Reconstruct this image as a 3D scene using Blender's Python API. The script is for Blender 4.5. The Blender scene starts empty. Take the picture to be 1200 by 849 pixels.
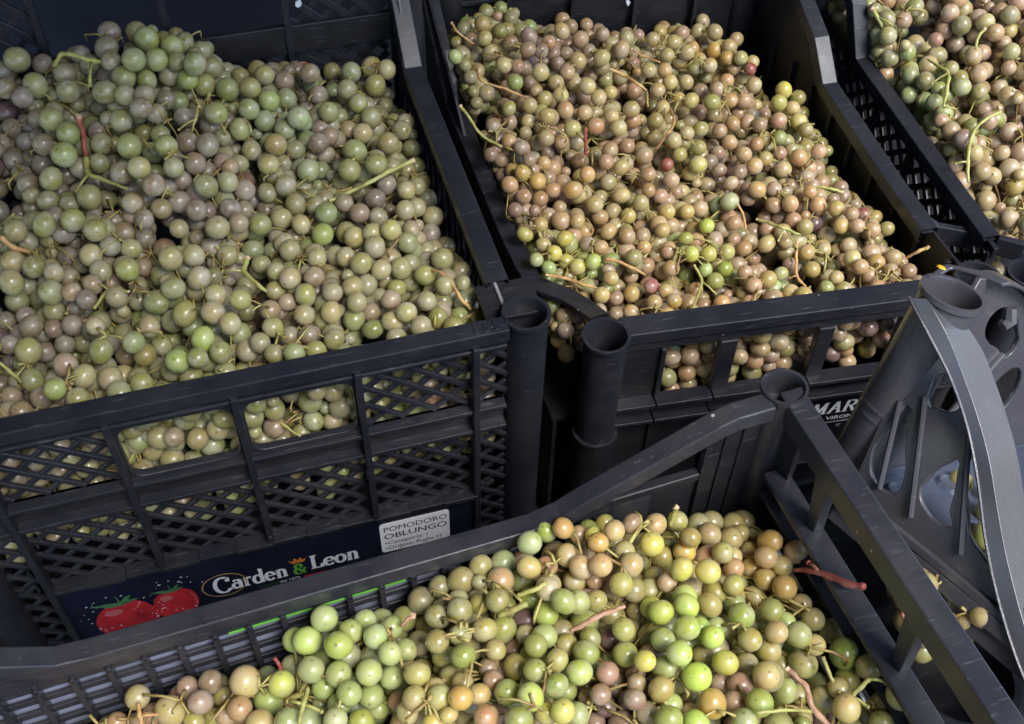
import bpy, bmesh, math, random
import numpy as np
from mathutils import Vector, Matrix

S = bpy.context.scene
C = S.collection
rnd = random.Random(7)
R3 = np.array([[0.95907203, -0.28256009, 0.0184564], [-0.20227183, -0.72925216, -0.65366459], [0.19815889, 0.62317821, -0.7565593]])
CP = np.array([0.03141978, -0.44830174, 0.52633835]); FPX = 1312.83

# ---------------------------------------------------------------- camera, sky, sun, exposure
cam = bpy.data.objects.new('camera', bpy.data.cameras.new('camera')); C.objects.link(cam)
cam.matrix_world = Matrix(((R3[0][0], -R3[1][0], -R3[2][0], CP[0]), (R3[0][1], -R3[1][1], -R3[2][1], CP[1]), (R3[0][2], -R3[1][2], -R3[2][2], CP[2]), (0, 0, 0, 1)))
cam.data.sensor_width = 36; cam.data.lens = FPX / 1200 * 36
cam.data.clip_start = 0.01; cam.data.clip_end = 100
S.camera = cam
world = bpy.data.worlds.new('World'); S.world = world; world.use_nodes = True
wn = world.node_tree; bg = wn.nodes['Background']
sky = wn.nodes.new('ShaderNodeTexSky'); sky.sky_type = 'NISHITA'; sky.sun_disc = False
SUN_EL, SUN_AZ = 56, 156            # azimuth clockwise from +y: behind the camera and to its right
sky.sun_elevation = math.radians(SUN_EL); sky.sun_rotation = math.radians(SUN_AZ)
wn.links.new(sky.outputs[0], bg.inputs[0]); bg.inputs[1].default_value = 0.125
sl = bpy.data.lights.new('sun', 'SUN'); sl.energy = 1.8; sl.angle = math.radians(24); sl.color = (1.0, 0.985, 0.965)
sun = bpy.data.objects.new('sun', sl); C.objects.link(sun)
ce = math.cos(math.radians(SUN_EL)); sd = Vector((math.sin(math.radians(SUN_AZ)) * ce, math.cos(math.radians(SUN_AZ)) * ce, math.sin(math.radians(SUN_EL))))
sun.rotation_euler = sd.to_track_quat('Z', 'Y').to_euler()
S.view_settings.view_transform = 'Standard'; S.view_settings.look = 'None'; S.view_settings.gamma = 1
S.view_settings.exposure = 1.4

# ---------------------------------------------------------------- helpers
def ray(u, v):
    d = R3.T @ np.array([(u - 600) / FPX, (v - 424.5) / FPX, 1.0]); return d / np.linalg.norm(d)
def at_z(u, v, z):
    d = ray(u, v); return CP + d * (z - CP[2]) / d[2]
def proj(P):
    q = R3 @ (np.array(P) - CP); return (600 + FPX * q[0] / q[2], 424.5 + FPX * q[1] / q[2])

def tag(o, label=None, cat=None, group=None, kind=None):
    if label: o['label'] = label
    if cat: o['category'] = cat
    if group: o['group'] = group
    if kind: o['kind'] = kind
    return o
def empty(name, loc, label, cat, group=None, rot=None):
    o = bpy.data.objects.new(name, None); C.objects.link(o); o.location = loc; o.empty_display_size = .02
    if rot is not None: o.rotation_euler = rot
    return tag(o, label, cat, group)

class Frame:
    """local wall frame: x along the wall, y through it, z up"""
    def __init__(s, o=(0, 0, 0), yaw=0, M=None):
        if M is None: M = Matrix.Rotation(math.radians(yaw), 3, 'Z')
        s.M = M; s.o = Vector(o)
    def __call__(s, p): return s.o + s.M @ Vector(p)
    def hit(s, u, v, y=0.0):
        d = Vector(ray(u, v)); n = s.M @ Vector((0, 1, 0)); c = Vector(CP)
        t = ((s.o + n * y - c).dot(n)) / d.dot(n); P = c + d * t - s.o
        l = s.M.transposed() @ P; return (l.x, l.z)
WF = Frame()

class MB:
    def __init__(s, fr=WF): s.v = []; s.f = []; s.fr = fr
    def add(s, vs, fs):
        b = len(s.v); s.v += [tuple(s.fr(p)) for p in vs]; s.f += [tuple(b + i for i in q) for q in fs]
    def box(s, x0, x1, y0, y1, z0, z1):
        s.add([(x0, y0, z0), (x1, y0, z0), (x1, y1, z0), (x0, y1, z0), (x0, y0, z1), (x1, y0, z1), (x1, y1, z1), (x0, y1, z1)],
              [(0, 3, 2, 1), (4, 5, 6, 7), (0, 1, 5, 4), (1, 2, 6, 5), (2, 3, 7, 6), (3, 0, 4, 7)])
    def beam(s, pts, prof, closed=False):
        """sweep a profile (list of (side, up)) along pts; up stays vertical in the frame"""
        n = len(pts); P = [Vector(p) for p in pts]; m = len(prof); vs = []
        for i in range(n):
            a = (P[i] - P[i - 1]) if i else (P[1] - P[0]); b = (P[i + 1] - P[i]) if i < n - 1 else a
            t = (a.normalized() + b.normalized()).normalized()
            h = Vector((t.x, t.y, 0)); h = h.normalized() if h.length > 1e-6 else Vector((1, 0, 0))
            side = Vector((-h.y, h.x, 0)); up = side.cross(t) * -1
            if up.z < 0: up = -up
            k = 1 / max(.5, math.cos(a.angle(b) / 2)) if a.length and b.length else 1
            for (q, r) in prof: vs.append(tuple(P[i] + side * q + up * r * k))
        fs = [tuple(i * m + j for j in range(m))[::-1], tuple((n - 1) * m + j for j in range(m))]
        for i in range(n - 1):
            for j in range(m):
                k2 = (j + 1) % m; fs.append((i * m + j, i * m + k2, (i + 1) * m + k2, (i + 1) * m + j))
        s.add(vs, fs)
    def tube(s, pts, rads, n=6, cap=True):
        P = [Vector(p) for p in pts]; vs = []; ref = None
        if not hasattr(rads, '__len__'): rads = [rads] * len(P)
        for i in range(len(P)):
            t = (P[min(i + 1, len(P) - 1)] - P[max(i - 1, 0)]).normalized()
            if ref is None: ref = t.orthogonal().normalized()
            ref = (ref - t * ref.dot(t)).normalized(); b = t.cross(ref)
            for k in range(n):
                a = 2 * math.pi * k / n; vs.append(tuple(P[i] + (ref * math.cos(a) + b * math.sin(a)) * rads[i]))
        fs = []
        for i in range(len(P) - 1):
            for k in range(n):
                k2 = (k + 1) % n; fs.append((i * n + k, i * n + k2, (i + 1) * n + k2, (i + 1) * n + k))
        if cap: fs += [tuple(range(n))[::-1], tuple((len(P) - 1) * n + k for k in range(n))]
        s.add(vs, fs)
    def pipe(s, c, ax, ro, ri, L, n=40, taper=0.0, rim=0.0015, plug=None):
        """hollow post: c = centre of the mouth, ax = direction down"""
        c = Vector(c); ax = Vector(ax).normalized(); u = ax.orthogonal().normalized(); w = ax.cross(u)
        ring = [(ro + rim, 0), (ro + rim, .003), (ro, .0045), (ro - taper, L), (0.0001, L)]
        prof = [(.0001, plug or .05), (ri * .92, plug or .05), (ri, .002), (ri + .0006, 0)] + ring
        vs = []
        for (r, z) in prof:
            for k in range(n):
                a = 2 * math.pi * k / n; vs.append(tuple(c + ax * z + (u * math.cos(a) + w * math.sin(a)) * r))
        fs = []
        for i in range(len(prof) - 1):
            for k in range(n):
                k2 = (k + 1) % n; fs.append((i * n + k, (i + 1) * n + k, (i + 1) * n + k2, i * n + k2))
        s.add(vs, fs)
    def poly(s, pts, y0, y1):
        """extrude an (x,z) outline between y0 and y1"""
        n = len(pts)
        s.add([(x, y0, z) for x, z in pts] + [(x, y1, z) for x, z in pts],
              [tuple(range(n)), tuple(range(n, 2 * n))[::-1]] + [(i, i + n, (i + 1) % n + n, (i + 1) % n) for i in range(n)])
    def build(s, name, m, parent=None, bevel=0, smooth=False, origin=None, seg=2):
        me = bpy.data.meshes.new(name); o = bpy.data.objects.new(name, me); C.objects.link(o)
        base = Vector((0, 0, 0))
        if parent is not None:
            base = parent.location.copy(); o.parent = parent; vs = [tuple(Vector(p) - base) for p in s.v]
        elif origin is not None: o.location = origin; vs = [tuple(Vector(p) - Vector(origin)) for p in s.v]
        else: vs = s.v
        me.from_pydata(vs, [], s.f)
        bm = bmesh.new(); bm.from_mesh(me); bmesh.ops.recalc_face_normals(bm, faces=bm.faces); bm.to_mesh(me); bm.free()
        if smooth:
            me.shade_smooth()
            if smooth != 'all': me.set_sharp_from_angle(angle=math.radians(38))
        me.materials.append(m)
        if bevel:
            b = o.modifiers.new('edge', 'BEVEL'); b.width = bevel; b.segments = seg; b.limit_method = 'ANGLE'; b.angle_limit = math.radians(40); b.harden_normals = False
        return o

def plate(name, fr, outline, holes, y0, y1, m, parent, bev=.0006, smooth_holes=True):
    """flat plate with holes cut in it: a filled 2D curve, turned into a mesh"""
    cu = bpy.data.curves.new('tmp', 'CURVE'); cu.dimensions = '2D'; cu.fill_mode = 'BOTH'; cu.extrude = (y1 - y0) / 2 - bev; cu.bevel_depth = bev; cu.bevel_resolution = 1
    def sp(pts, sm):
        s = cu.splines.new('BEZIER' if sm else 'POLY')
        if sm:
            s.bezier_points.add(len(pts) - 1)
            for b, p in zip(s.bezier_points, pts):
                b.co = (p[0], p[1], 0); b.handle_left_type = b.handle_right_type = 'AUTO'
            s.resolution_u = 8
        else:
            s.points.add(len(pts) - 1)
            for b, p in zip(s.points, pts): b.co = (p[0], p[1], 0, 1)
        s.use_cyclic_u = True
    sp(outline, False)
    for h in holes: sp(h, smooth_holes)
    o = bpy.data.objects.new('tmp', cu); C.objects.link(o); bpy.context.view_layer.update()
    me = bpy.data.meshes.new_from_object(o.evaluated_get(bpy.context.evaluated_depsgraph_get()))
    C.objects.unlink(o); bpy.data.objects.remove(o)
    base = parent.location if parent else Vector((0, 0, 0))
    for v in me.vertices:
        v.co = fr((v.co.x, (y0 + y1) / 2 - v.co.z, v.co.y)) - base
    me.materials.clear(); me.materials.append(m); me.name = name
    ob = bpy.data.objects.new(name, me); C.objects.link(ob); ob.parent = parent
    return ob

def rrect(x0, x1, z0, z1, r, n=4):
    out = []
    for cx, cz, a0 in ((x1 - r, z1 - r, 0), (x0 + r, z1 - r, 90), (x0 + r, z0 + r, 180), (x1 - r, z0 + r, 270)):
        for k in range(n + 1):
            a = math.radians(a0 + 90 * k / n); out.append((cx + r * math.cos(a), cz + r * math.sin(a)))
    return out

def dense(pts, k=6):
    out = []
    for i in range(len(pts) - 1):
        p0 = pts[max(i - 1, 0)]; p1 = pts[i]; p2 = pts[i + 1]; p3 = pts[min(i + 2, len(pts) - 1)]
        for j in range(k):
            t = j / k; out.append(tuple(.5 * (2 * p1[c] + (p2[c] - p0[c]) * t + (2 * p0[c] - 5 * p1[c] + 4 * p2[c] - p3[c]) * t * t + (-p0[c] + 3 * p1[c] - 3 * p2[c] + p3[c]) * t ** 3) for c in range(len(p1))))
    return out + [pts[-1]]

# ---------------------------------------------------------------- materials
def nodes(name):
    m = bpy.data.materials.new(name); m.use_nodes = True; nt = m.node_tree
    return m, nt, nt.nodes['Principled BSDF'], nt.nodes.new, nt.links.new
def plastic(name, col, rough=.42, dust=.5, spec=.5, speck=1.0):
    m, nt, b, N, L = nodes(name)
    tc = N('ShaderNodeTexCoord'); n1 = N('ShaderNodeTexNoise'); n1.inputs['Scale'].default_value = 22; n1.inputs['Detail'].default_value = 6; n1.inputs['Roughness'].default_value = .65
    L(tc.outputs['Object'], n1.inputs['Vector'])
    r1 = N('ShaderNodeValToRGB'); r1.color_ramp.elements[0].position = .38; r1.color_ramp.elements[1].position = .75
    c = Vector(col); d = Vector((.11, .105, .10))
    r1.color_ramp.elements[0].color = (*c, 1); r1.color_ramp.elements[1].color = (*(c.lerp(d, .34 * dust)), 1)
    L(n1.outputs['Fac'], r1.inputs['Fac'])
    # white flecks of dried dust
    vo = N('ShaderNodeTexVoronoi'); vo.inputs['Scale'].default_value = 150; vo.inputs['Randomness'].default_value = 1; L(tc.outputs['Object'], vo.inputs['Vector'])
    sx = N('ShaderNodeSeparateColor'); L(vo.outputs['Color'], sx.inputs[0])
    g = N('ShaderNodeMath'); g.operation = 'GREATER_THAN'; g.inputs[1].default_value = 1 - .02 * speck; L(sx.outputs[0], g.inputs[0])
    lt = N('ShaderNodeMath'); lt.operation = 'LESS_THAN'; L(vo.outputs['Distance'], lt.inputs[0])
    sz = N('ShaderNodeMath'); sz.operation = 'MULTIPLY'; sz.inputs[1].default_value = .15; L(sx.outputs[1], sz.inputs[0]); L(sz.outputs[0], lt.inputs[1])
    mu = N('ShaderNodeMath'); mu.operation = 'MULTIPLY'; L(g.outputs[0], mu.inputs[0]); L(lt.outputs[0], mu.inputs[1])
    mx = N('ShaderNodeMix'); mx.data_type = 'RGBA'; L(mu.outputs[0], mx.inputs[0]); L(r1.outputs[0], mx.inputs[6]); mx.inputs[7].default_value = (.30, .29, .27, 1)
    L(mx.outputs[2], b.inputs['Base Color'])
    n2 = N('ShaderNodeTexNoise'); n2.inputs['Scale'].default_value = 60; n2.inputs['Detail'].default_value = 4; L(tc.outputs['Object'], n2.inputs['Vector'])
    mr = N('ShaderNodeMapRange'); mr.inputs['To Min'].default_value = rough - .1; mr.inputs['To Max'].default_value = rough + .16; L(n2.outputs['Fac'], mr.inputs['Value']); L(mr.outputs[0], b.inputs['Roughness'])
    mp = N('ShaderNodeMapping'); mp.inputs['Scale'].default_value = (18, 160, 240); mp.inputs['Rotation'].default_value = (.3, .5, .8); L(tc.outputs['Object'], mp.inputs[0])
    n4 = N('ShaderNodeTexNoise'); n4.inputs['Scale'].default_value = 3; n4.inputs['Detail'].default_value = 3; L(mp.outputs[0], n4.inputs['Vector'])
    s4 = N('ShaderNodeMapRange'); s4.inputs['From Min'].default_value = .62; s4.inputs['From Max'].default_value = .72; s4.inputs['To Max'].default_value = .26; L(n4.outputs['Fac'], s4.inputs['Value'])
    mx4 = N('ShaderNodeMix'); mx4.data_type = 'RGBA'; L(s4.outputs[0], mx4.inputs[0]); L(mx.outputs[2], mx4.inputs[6]); mx4.inputs[7].default_value = (.16, .16, .17, 1); L(mx4.outputs[2], b.inputs['Base Color'])
    n3 = N('ShaderNodeTexNoise'); n3.inputs['Scale'].default_value = 900; n3.inputs['Detail'].default_value = 3; L(tc.outputs['Object'], n3.inputs['Vector'])
    bp = N('ShaderNodeBump'); bp.inputs['Strength'].default_value = .18; bp.inputs['Distance'].default_value = .0004; L(n3.outputs['Fac'], bp.inputs['Height']); L(bp.outputs[0], b.inputs['Normal'])
    b.inputs['Specular IOR Level'].default_value = spec
    return m
M_BLACK = plastic('black_plastic', (.014, .015, .022), .34)
M_BLACK2 = plastic('dull_black_plastic', (.009, .009, .012), .45, .3)
M_FRONT = plastic('worn_black_plastic', (.019, .019, .026), .30, .8)
M_GREY = plastic('grey_plastic', (.066, .063, .074), .22, .8, .7, .5)
M_BLUE = plastic('bluish_plastic', (.06, .072, .11), .25, .8, .6, .5)

def flat(name, col, rough=.5, spec=.4, noise=0.0, scale=40):
    m, nt, b, N, L = nodes(name)
    b.inputs['Roughness'].default_value = rough; b.inputs['Specular IOR Level'].default_value = spec
    if noise:
        tc = N('ShaderNodeTexCoord'); n = N('ShaderNodeTexNoise'); n.inputs['Scale'].default_value = scale; n.inputs['Detail'].default_value = 5; L(tc.outputs['Object'], n.inputs['Vector'])
        r = N('ShaderNodeValToRGB'); r.color_ramp.elements[0].position = .3; r.color_ramp.elements[1].position = .7
        r.color_ramp.elements[0].color = (*[x * (1 - noise) for x in col], 1); r.color_ramp.elements[1].color = (*[min(1, x * (1 + noise)) for x in col], 1)
        L(n.outputs['Fac'], r.inputs[0]); L(r.outputs[0], b.inputs['Base Color'])
    else: b.inputs['Base Color'].default_value = (*col, 1)
    return m
M_NAVY = flat('navy_card', (.008, .010, .024), .35, .5, .25, 30)
M_BLACKCARD = flat('black_card', (.008, .008, .010), .4, .5, .2)
M_WHITE = flat('white_print', (.78, .78, .82), .5, .3, .08, 200)
M_STICKER = flat('white_sticker', (.90, .90, .93), .45, .4, .05, 60)
M_INK = flat('dark_ink', (.03, .03, .045), .5)
M_GOLD = flat('gold_print', (.36, .25, .10), .4, .5, .3, 90)
M_ORANGE = flat('orange_print', (.55, .17, .03), .5)
M_GREENP = flat('green_print', (.12, .36, .05), .5, .4, .2)
M_LEAF = flat('green_calyx_print', (.07, .17, .08), .5, .4, .45, 160)
M_REDP = flat('red_print', (.46, .022, .03), .5, .4, .3, 60)
M_REDL = flat('pink_print', (.5, .12, .12), .5, .4, .2, 100)
M_DARKG = flat('dark_green_print', (.02, .07, .03), .5)
M_PALE = flat('pale_paper', (.20, .22, .29), .6, .3, .22, 70)
M_SCRAP = flat('white_scrap', (.6, .6, .66), .7, .3, .1, 300)
M_YELLOW = flat('yellow_petal', (.75, .42, .02), .5)
M_ASPH = flat('asphalt', (.05, .05, .05), .9, .3, .3, 8)
M_WOOD = flat('dark_boards', (.035, .028, .022), .7, .3, .4, 14)
M_CANVAS = flat('dark_canvas', (.03, .035, .05), .9, .2, .2, 10)

def stem_mat(name, cols, scale=90):
    m, nt, b, N, L = nodes(name)
    tc = N('ShaderNodeTexCoord'); n = N('ShaderNodeTexNoise'); n.inputs['Scale'].default_value = scale; n.inputs['Detail'].default_value = 3; L(tc.outputs['Object'], n.inputs['Vector'])
    oi = N('ShaderNodeObjectInfo'); ad = N('ShaderNodeVectorMath'); ad.operation = 'ADD'; L(tc.outputs['Object'], ad.inputs[0]); L(oi.outputs['Random'], ad.inputs[1]); L(ad.outputs[0], n.inputs['Vector'])
    r = N('ShaderNodeValToRGB'); el = r.color_ramp.elements
    el[0].position = .3; el[0].color = (*cols[0], 1); el[1].position = .72; el[1].color = (*cols[-1], 1)
    if len(cols) > 2: e = el.new(.5); e.color = (*cols[1], 1)
    L(n.outputs['Fac'], r.inputs[0]); L(r.outputs[0], b.inputs['Base Color']); b.inputs['Roughness'].default_value = .5
    b.inputs['Subsurface Weight'].default_value = .15; b.inputs['Subsurface Scale'].default_value = .002
    bp = N('ShaderNodeBump'); bp.inputs['Strength'].default_value = .5; bp.inputs['Distance'].default_value = .0006
    n2 = N('ShaderNodeTexNoise'); n2.inputs['Scale'].default_value = 500; L(tc.outputs['Object'], n2.inputs['Vector']); L(n2.outputs['Fac'], bp.inputs['Height']); L(bp.outputs[0], b.inputs['Normal'])
    return m
M_STEM = stem_mat('grape_stem', [(.22, .12, .045), (.36, .28, .09), (.42, .40, .13)])
M_STEMG = stem_mat('green_stem', [(.24, .20, .06), (.38, .37, .10), (.46, .44, .17)])
M_STEMT = stem_mat('tan_stem', [(.34, .17, .07), (.52, .30, .11), (.62, .46, .17)])
M_STEMR = stem_mat('red_stem', [(.20, .035, .03), (.33, .08, .06), (.34, .17, .09)])
M_STEMB = stem_mat('brown_stem', [(.30, .15, .09), (.50, .30, .17)])
M_TIP = flat('cut_stem_end', (.62, .42, .26), .7, .3, .2, 300)

def berry_mat():
    m, nt, b, N, L = nodes('grape_skin')
    tc = N('ShaderNodeTexCoord'); oi = N('ShaderNodeObjectInfo')
    mul = N('ShaderNodeMath'); mul.operation = 'MULTIPLY'; mul.inputs[1].default_value = 37.0; L(oi.outputs['Random'], mul.inputs[0])
    ad = N('ShaderNodeVectorMath'); ad.operation = 'ADD'; L(tc.outputs['Object'], ad.inputs[0]); L(mul.outputs[0], ad.inputs[1])
    # patches where the waxy bloom has been rubbed away
    n1 = N('ShaderNodeTexNoise'); n1.inputs['Scale'].default_value = 95; n1.inputs['Detail'].default_value = 4; n1.inputs['Roughness'].default_value = .6; L(ad.outputs[0], n1.inputs['Vector'])
    r1 = N('ShaderNodeMapRange'); r1.inputs['From Min'].default_value = .40; r1.inputs['From Max'].default_value = .62; L(n1.outputs['Fac'], r1.inputs['Value'])
    n2 = N('ShaderNodeTexNoise'); n2.inputs['Scale'].default_value = 70; n2.inputs['Detail'].default_value = 2; 
    ad2 = N('ShaderNodeVectorMath'); ad2.operation = 'ADD'; ad2.inputs[1].default_value = (3.3, 1.7, 9.1); L(ad.outputs[0], ad2.inputs[0]); L(ad2.outputs[0], n2.inputs['Vector'])
    # hue drift over the skin
    hs = N('ShaderNodeHueSaturation'); hr = N('ShaderNodeMapRange'); hr.inputs['To Min'].default_value = .455; hr.inputs['To Max'].default_value = .535; L(n2.outputs['Fac'], hr.inputs['Value']); L(hr.outputs[0], hs.inputs['Hue']); L(oi.outputs['Color'], hs.inputs['Color'])
    mx = N('ShaderNodeMix'); mx.data_type = 'RGBA'; L(hs.outputs[0], mx.inputs[6]); mx.inputs[7].default_value = (.47, .43, .34, 1)
    am = N('ShaderNodeMath'); am.operation = 'MULTIPLY'; L(r1.outputs[0], am.inputs[0]); L(oi.outputs['Alpha'], am.inputs[1]); L(am.outputs[0], mx.inputs[0])
    # brown style scar at the free end
    sp = N('ShaderNodeSeparateXYZ'); nm = N('ShaderNodeVectorMath'); nm.operation = 'NORMALIZE'; L(tc.outputs['Object'], nm.inputs[0]); L(nm.outputs[0], sp.inputs[0])
    sc = N('ShaderNodeMapRange'); sc.inputs['From Min'].default_value = .989; sc.inputs['From Max'].default_value = .998; sc.inputs['To Max'].default_value = .5; L(sp.outputs['Z'], sc.inputs['Value'])
    mx2 = N('ShaderNodeMix'); mx2.data_type = 'RGBA'; L(sc.outputs[0], mx2.inputs[0]); L(mx.outputs[2], mx2.inputs[6]); mx2.inputs[7].default_value = (.11, .07, .04, 1)
    # small brown specks
    vo = N('ShaderNodeTexVoronoi'); vo.inputs['Scale'].default_value = 420; L(ad.outputs[0], vo.inputs['Vector'])
    sx = N('ShaderNodeSeparateColor'); L(vo.outputs['Color'], sx.inputs[0])
    g = N('ShaderNodeMath'); g.operation = 'GREATER_THAN'; g.inputs[1].default_value = .93; L(sx.outputs[0], g.inputs[0])
    lt = N('ShaderNodeMapRange'); lt.inputs['From Min'].default_value = .12; lt.inputs['From Max'].default_value = .3; lt.inputs['To Min'].default_value = .55; lt.inputs['To Max'].default_value = 0; L(vo.outputs['Distance'], lt.inputs['Value'])
    mu = N('ShaderNodeMath'); mu.operation = 'MULTIPLY'; L(g.outputs[0], mu.inputs[0]); L(lt.outputs[0], mu.inputs[1])
    mx3 = N('ShaderNodeMix'); mx3.data_type = 'RGBA'; L(mu.outputs[0], mx3.inputs[0]); L(mx2.outputs[2], mx3.inputs[6]); mx3.inputs[7].default_value = (.10, .055, .03, 1)
    L(mx3.outputs[2], b.inputs['Base Color'])
    rr = N('ShaderNodeMapRange'); rr.inputs['To Min'].default_value = .26; rr.inputs['To Max'].default_value = .52; L(r1.outputs[0], rr.inputs['Value']); L(rr.outputs[0], b.inputs['Roughness'])
    b.inputs['Subsurface Weight'].default_value = .8; b.inputs['Subsurface Radius'].default_value = (1.0, .85, .35); b.inputs['Subsurface Scale'].default_value = .0085; b.inputs['Coat Weight'].default_value = .45; b.inputs['Coat Roughness'].default_value = .21
    b.inputs['Specular IOR Level'].default_value = .45
    
    return m
M_BERRY = berry_mat()

# ---------------------------------------------------------------- setting
g = MB(); g.box(-30, 30, -30, 30, -.86, -.80); tag(g.build('ground', M_ASPH), kind='structure')
tb = empty('display_table', (.3, .1, -.80), 'long dark wooden market table under all the grape crates', 'table')
for k in range(7):
    m = MB(); y = -.42 + k * .15; m.box(-.5, 1.15, y, y + .146, -.286, -.262 + .0004 * (k % 2)); m.build('plank', M_WOOD, tb, .001)
for x in (-.46, 1.08):
    for y in (-.38, .56):
        m = MB(); m.box(x, x + .05, y, y + .05, -.80, -.288); m.build('leg', M_WOOD, tb)

# unseen roof and back cloth, added to shade the far side of the crates
st_ = empty('shade_canopy', (.4, .75, -.80), 'unseen dark canvas roof and back cloth added to shade the crates', 'shade canopy')
mb = MB(); mb.add([(-2.4, -2.70, 1.28), (2.2, .75, 1.28), (2.2, .85, 1.0), (-2.4, .85, 1.0), (-2.4, -2.70, 1.286), (2.2, .75, 1.286), (2.2, .85, 1.006), (-2.4, .85, 1.006)], [(0, 1, 2, 3), (7, 6, 5, 4), (0, 4, 5, 1), (1, 5, 6, 2), (2, 6, 7, 3), (3, 7, 4, 0)]); mb.build('roof', M_CANVAS, st_)  # front edge slanted so the added shade falls deepest on the left crate
mb = MB(); mb.box(-2.4, 2.2, .852, .858, -.79, 1.004); mb.build('shade_cloth', M_CANVAS, st_)
for x in (-2.35, 2.15):
    mb = MB(); mb.tube([(x, .83, -.80), (x, .83, 1.0)], .018, 12); mb.build('pole', M_GREY, st_, smooth=True)

# ---------------------------------------------------------------- lettering drawn with a broad nib: thick downstrokes, thin cross strokes, slab serifs
def arc(cx, cy, rx, ry, a0, a1, n=12): return [(cx + rx * math.cos(math.radians(a0 + (a1 - a0) * k / n)), cy + ry * math.sin(math.radians(a0 + (a1 - a0) * k / n))) for k in range(n + 1)]
GL = {
 'C': (.80, [arc(.42, .5, .38, .5, 50, 310, 18), [(.68, .92), (.68, .70)], [(.70, .1), (.70, .2)]]),
 'a': (.56, [arc(.24, .20, .2, .2, 0, 360, 16), [(.44, .0), (.44, .45)], arc(.25, .45, .19, .17, 0, 140, 8), [(.40, 0.02), (.54, 0.02)]]),
 'r': (.46, [[(.14, 0), (.14, .6)], arc(.30, .42, .16, .18, 160, 50, 7), [(.02, .02), (.28, .02)], [(.03, .6), (.16, .6)]]),
 'd': (.60, [arc(.26, .3, .22, .30, 0, 360, 16), [(.48, 0), (.48, 1)], [(.46, .02), (.60, .02)], [(.36, 1), (.5, 1)]]),
 'e': (.54, [arc(.27, .3, .23, .3, 0, 320, 18), [(.04, .33), (.50, .33)]]),
 'n': (.62, [[(.14, 0), (.14, .6)], arc(.30, .40, .18, .2, 150, 0, 8), [(.48, .4), (.48, 0)], [(.02, .02), (.26, .02)], [(.37, .02), (.60, .02)], [(.03, .6), (.16, .6)]]),
 'L': (.66, [[(.16, 0), (.16, 1)], [(.02, .98), (.32, .98)], [(.02, .02), (.6, .02)], [(.6, 0), (.6, .26)]]),
 'o': (.56, [arc(.27, .3, .23, .3, 0, 360, 18)]),
 '&': (.80, [arc(.30, .76, .18, .2, -50, 230, 12), [(.16, .62), (.66, 0)], arc(.28, .27, .24, .27, 120, 330, 12), [(.50, .15), (.68, .5)]]),
 'M': (1.0, [[(.16, 0), (.20, 1)], [(.20, 1), (.48, .1)], [(.48, .1), (.80, 1)], [(.80, 1), (.82, 0)], [(.04, .02), (.28, .02)], [(.68, .02), (.96, .02)], [(.08, .98), (.24, .98)], [(.76, .98), (.94, .98)]]),
 'A': (.86, [[(.12, 0), (.42, 1)], [(.42, 1), (.72, 0)], [(.24, .36), (.62, .36)], [(0, .02), (.24, .02)], [(.58, .02), (.84, .02)]]),
 'R': (.82, [[(.16, 0), (.16, 1)], [(.16, .98), (.42, .98)], arc(.42, .74, .24, .24, 90, -90, 10), [(.42, .5), (.16, .5)], [(.40, .5), (.72, .0)], [(.02, .02), (.30, .02)], [(.62, .02), (.82, .02)]]),
}
def nib(mb, txt, x, z, h, y, gap=.06, slant=0.0, k=1.0):
    lay = 0
    for ch in txt:
        if ch == ' ': x += .3 * h * k; continue
        adv, strokes = GL[ch]
        for st in strokes:
            for (a, b) in zip(st[:-1], st[1:]):
                d = math.hypot(b[0] - a[0], b[1] - a[1])
                if d < 1e-6: continue
                tx, tz = (b[0] - a[0]) / d, (b[1] - a[1]) / d
                w = .040 + .062 * abs(tz) ** 1.3
                nx, nz = -tz * w, tx * w
                e = .018
                q = [(a[0] - tx * e + nx, a[1] - tz * e + nz), (b[0] + tx * e + nx, b[1] + tz * e + nz), (b[0] + tx * e - nx, b[1] + tz * e - nz), (a[0] - tx * e - nx, a[1] - tz * e - nz)]
                lay = (lay + 1) % 6
                yy = y - lay * .00002
                mb.add([(x + (p[0] * k + slant * p[1]) * h, yy, z + p[1] * h) for p in q], [(0, 1, 2, 3)])
        x += (adv + gap) * h * k
    return x
def font_text(name, txt, fr, x, z, size, y, m, parent, sx=1.0, rot=0.0, bold=0.0):
    cu = bpy.data.curves.new('t', 'FONT'); cu.body = txt; cu.size = size; cu.resolution_u = 3; cu.offset = bold
    o = bpy.data.objects.new('t', cu); C.objects.link(o); bpy.context.view_layer.update()
    me = bpy.data.meshes.new_from_object(o.evaluated_get(bpy.context.evaluated_depsgraph_get())); C.objects.unlink(o); bpy.data.objects.remove(o)
    ca, sa = math.cos(rot), math.sin(rot)
    for v in me.vertices:
        px, pz = v.co.x * sx, v.co.y
        v.co = fr((x + px * ca - pz * sa, y, z + px * sa + pz * ca)) - parent.location
    me.materials.clear(); me.materials.append(m)
    ob = bpy.data.objects.new(name, me); C.objects.link(ob); ob.parent = parent
    return ob
def disc_poly(mb, pts, y): mb.add([(p[0], y, p[1]) for p in pts], [tuple(range(len(pts)))])
def sub(child, parent):
    """hang a part built in world space under another part of the same thing"""
    child.parent = parent; return child
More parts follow.
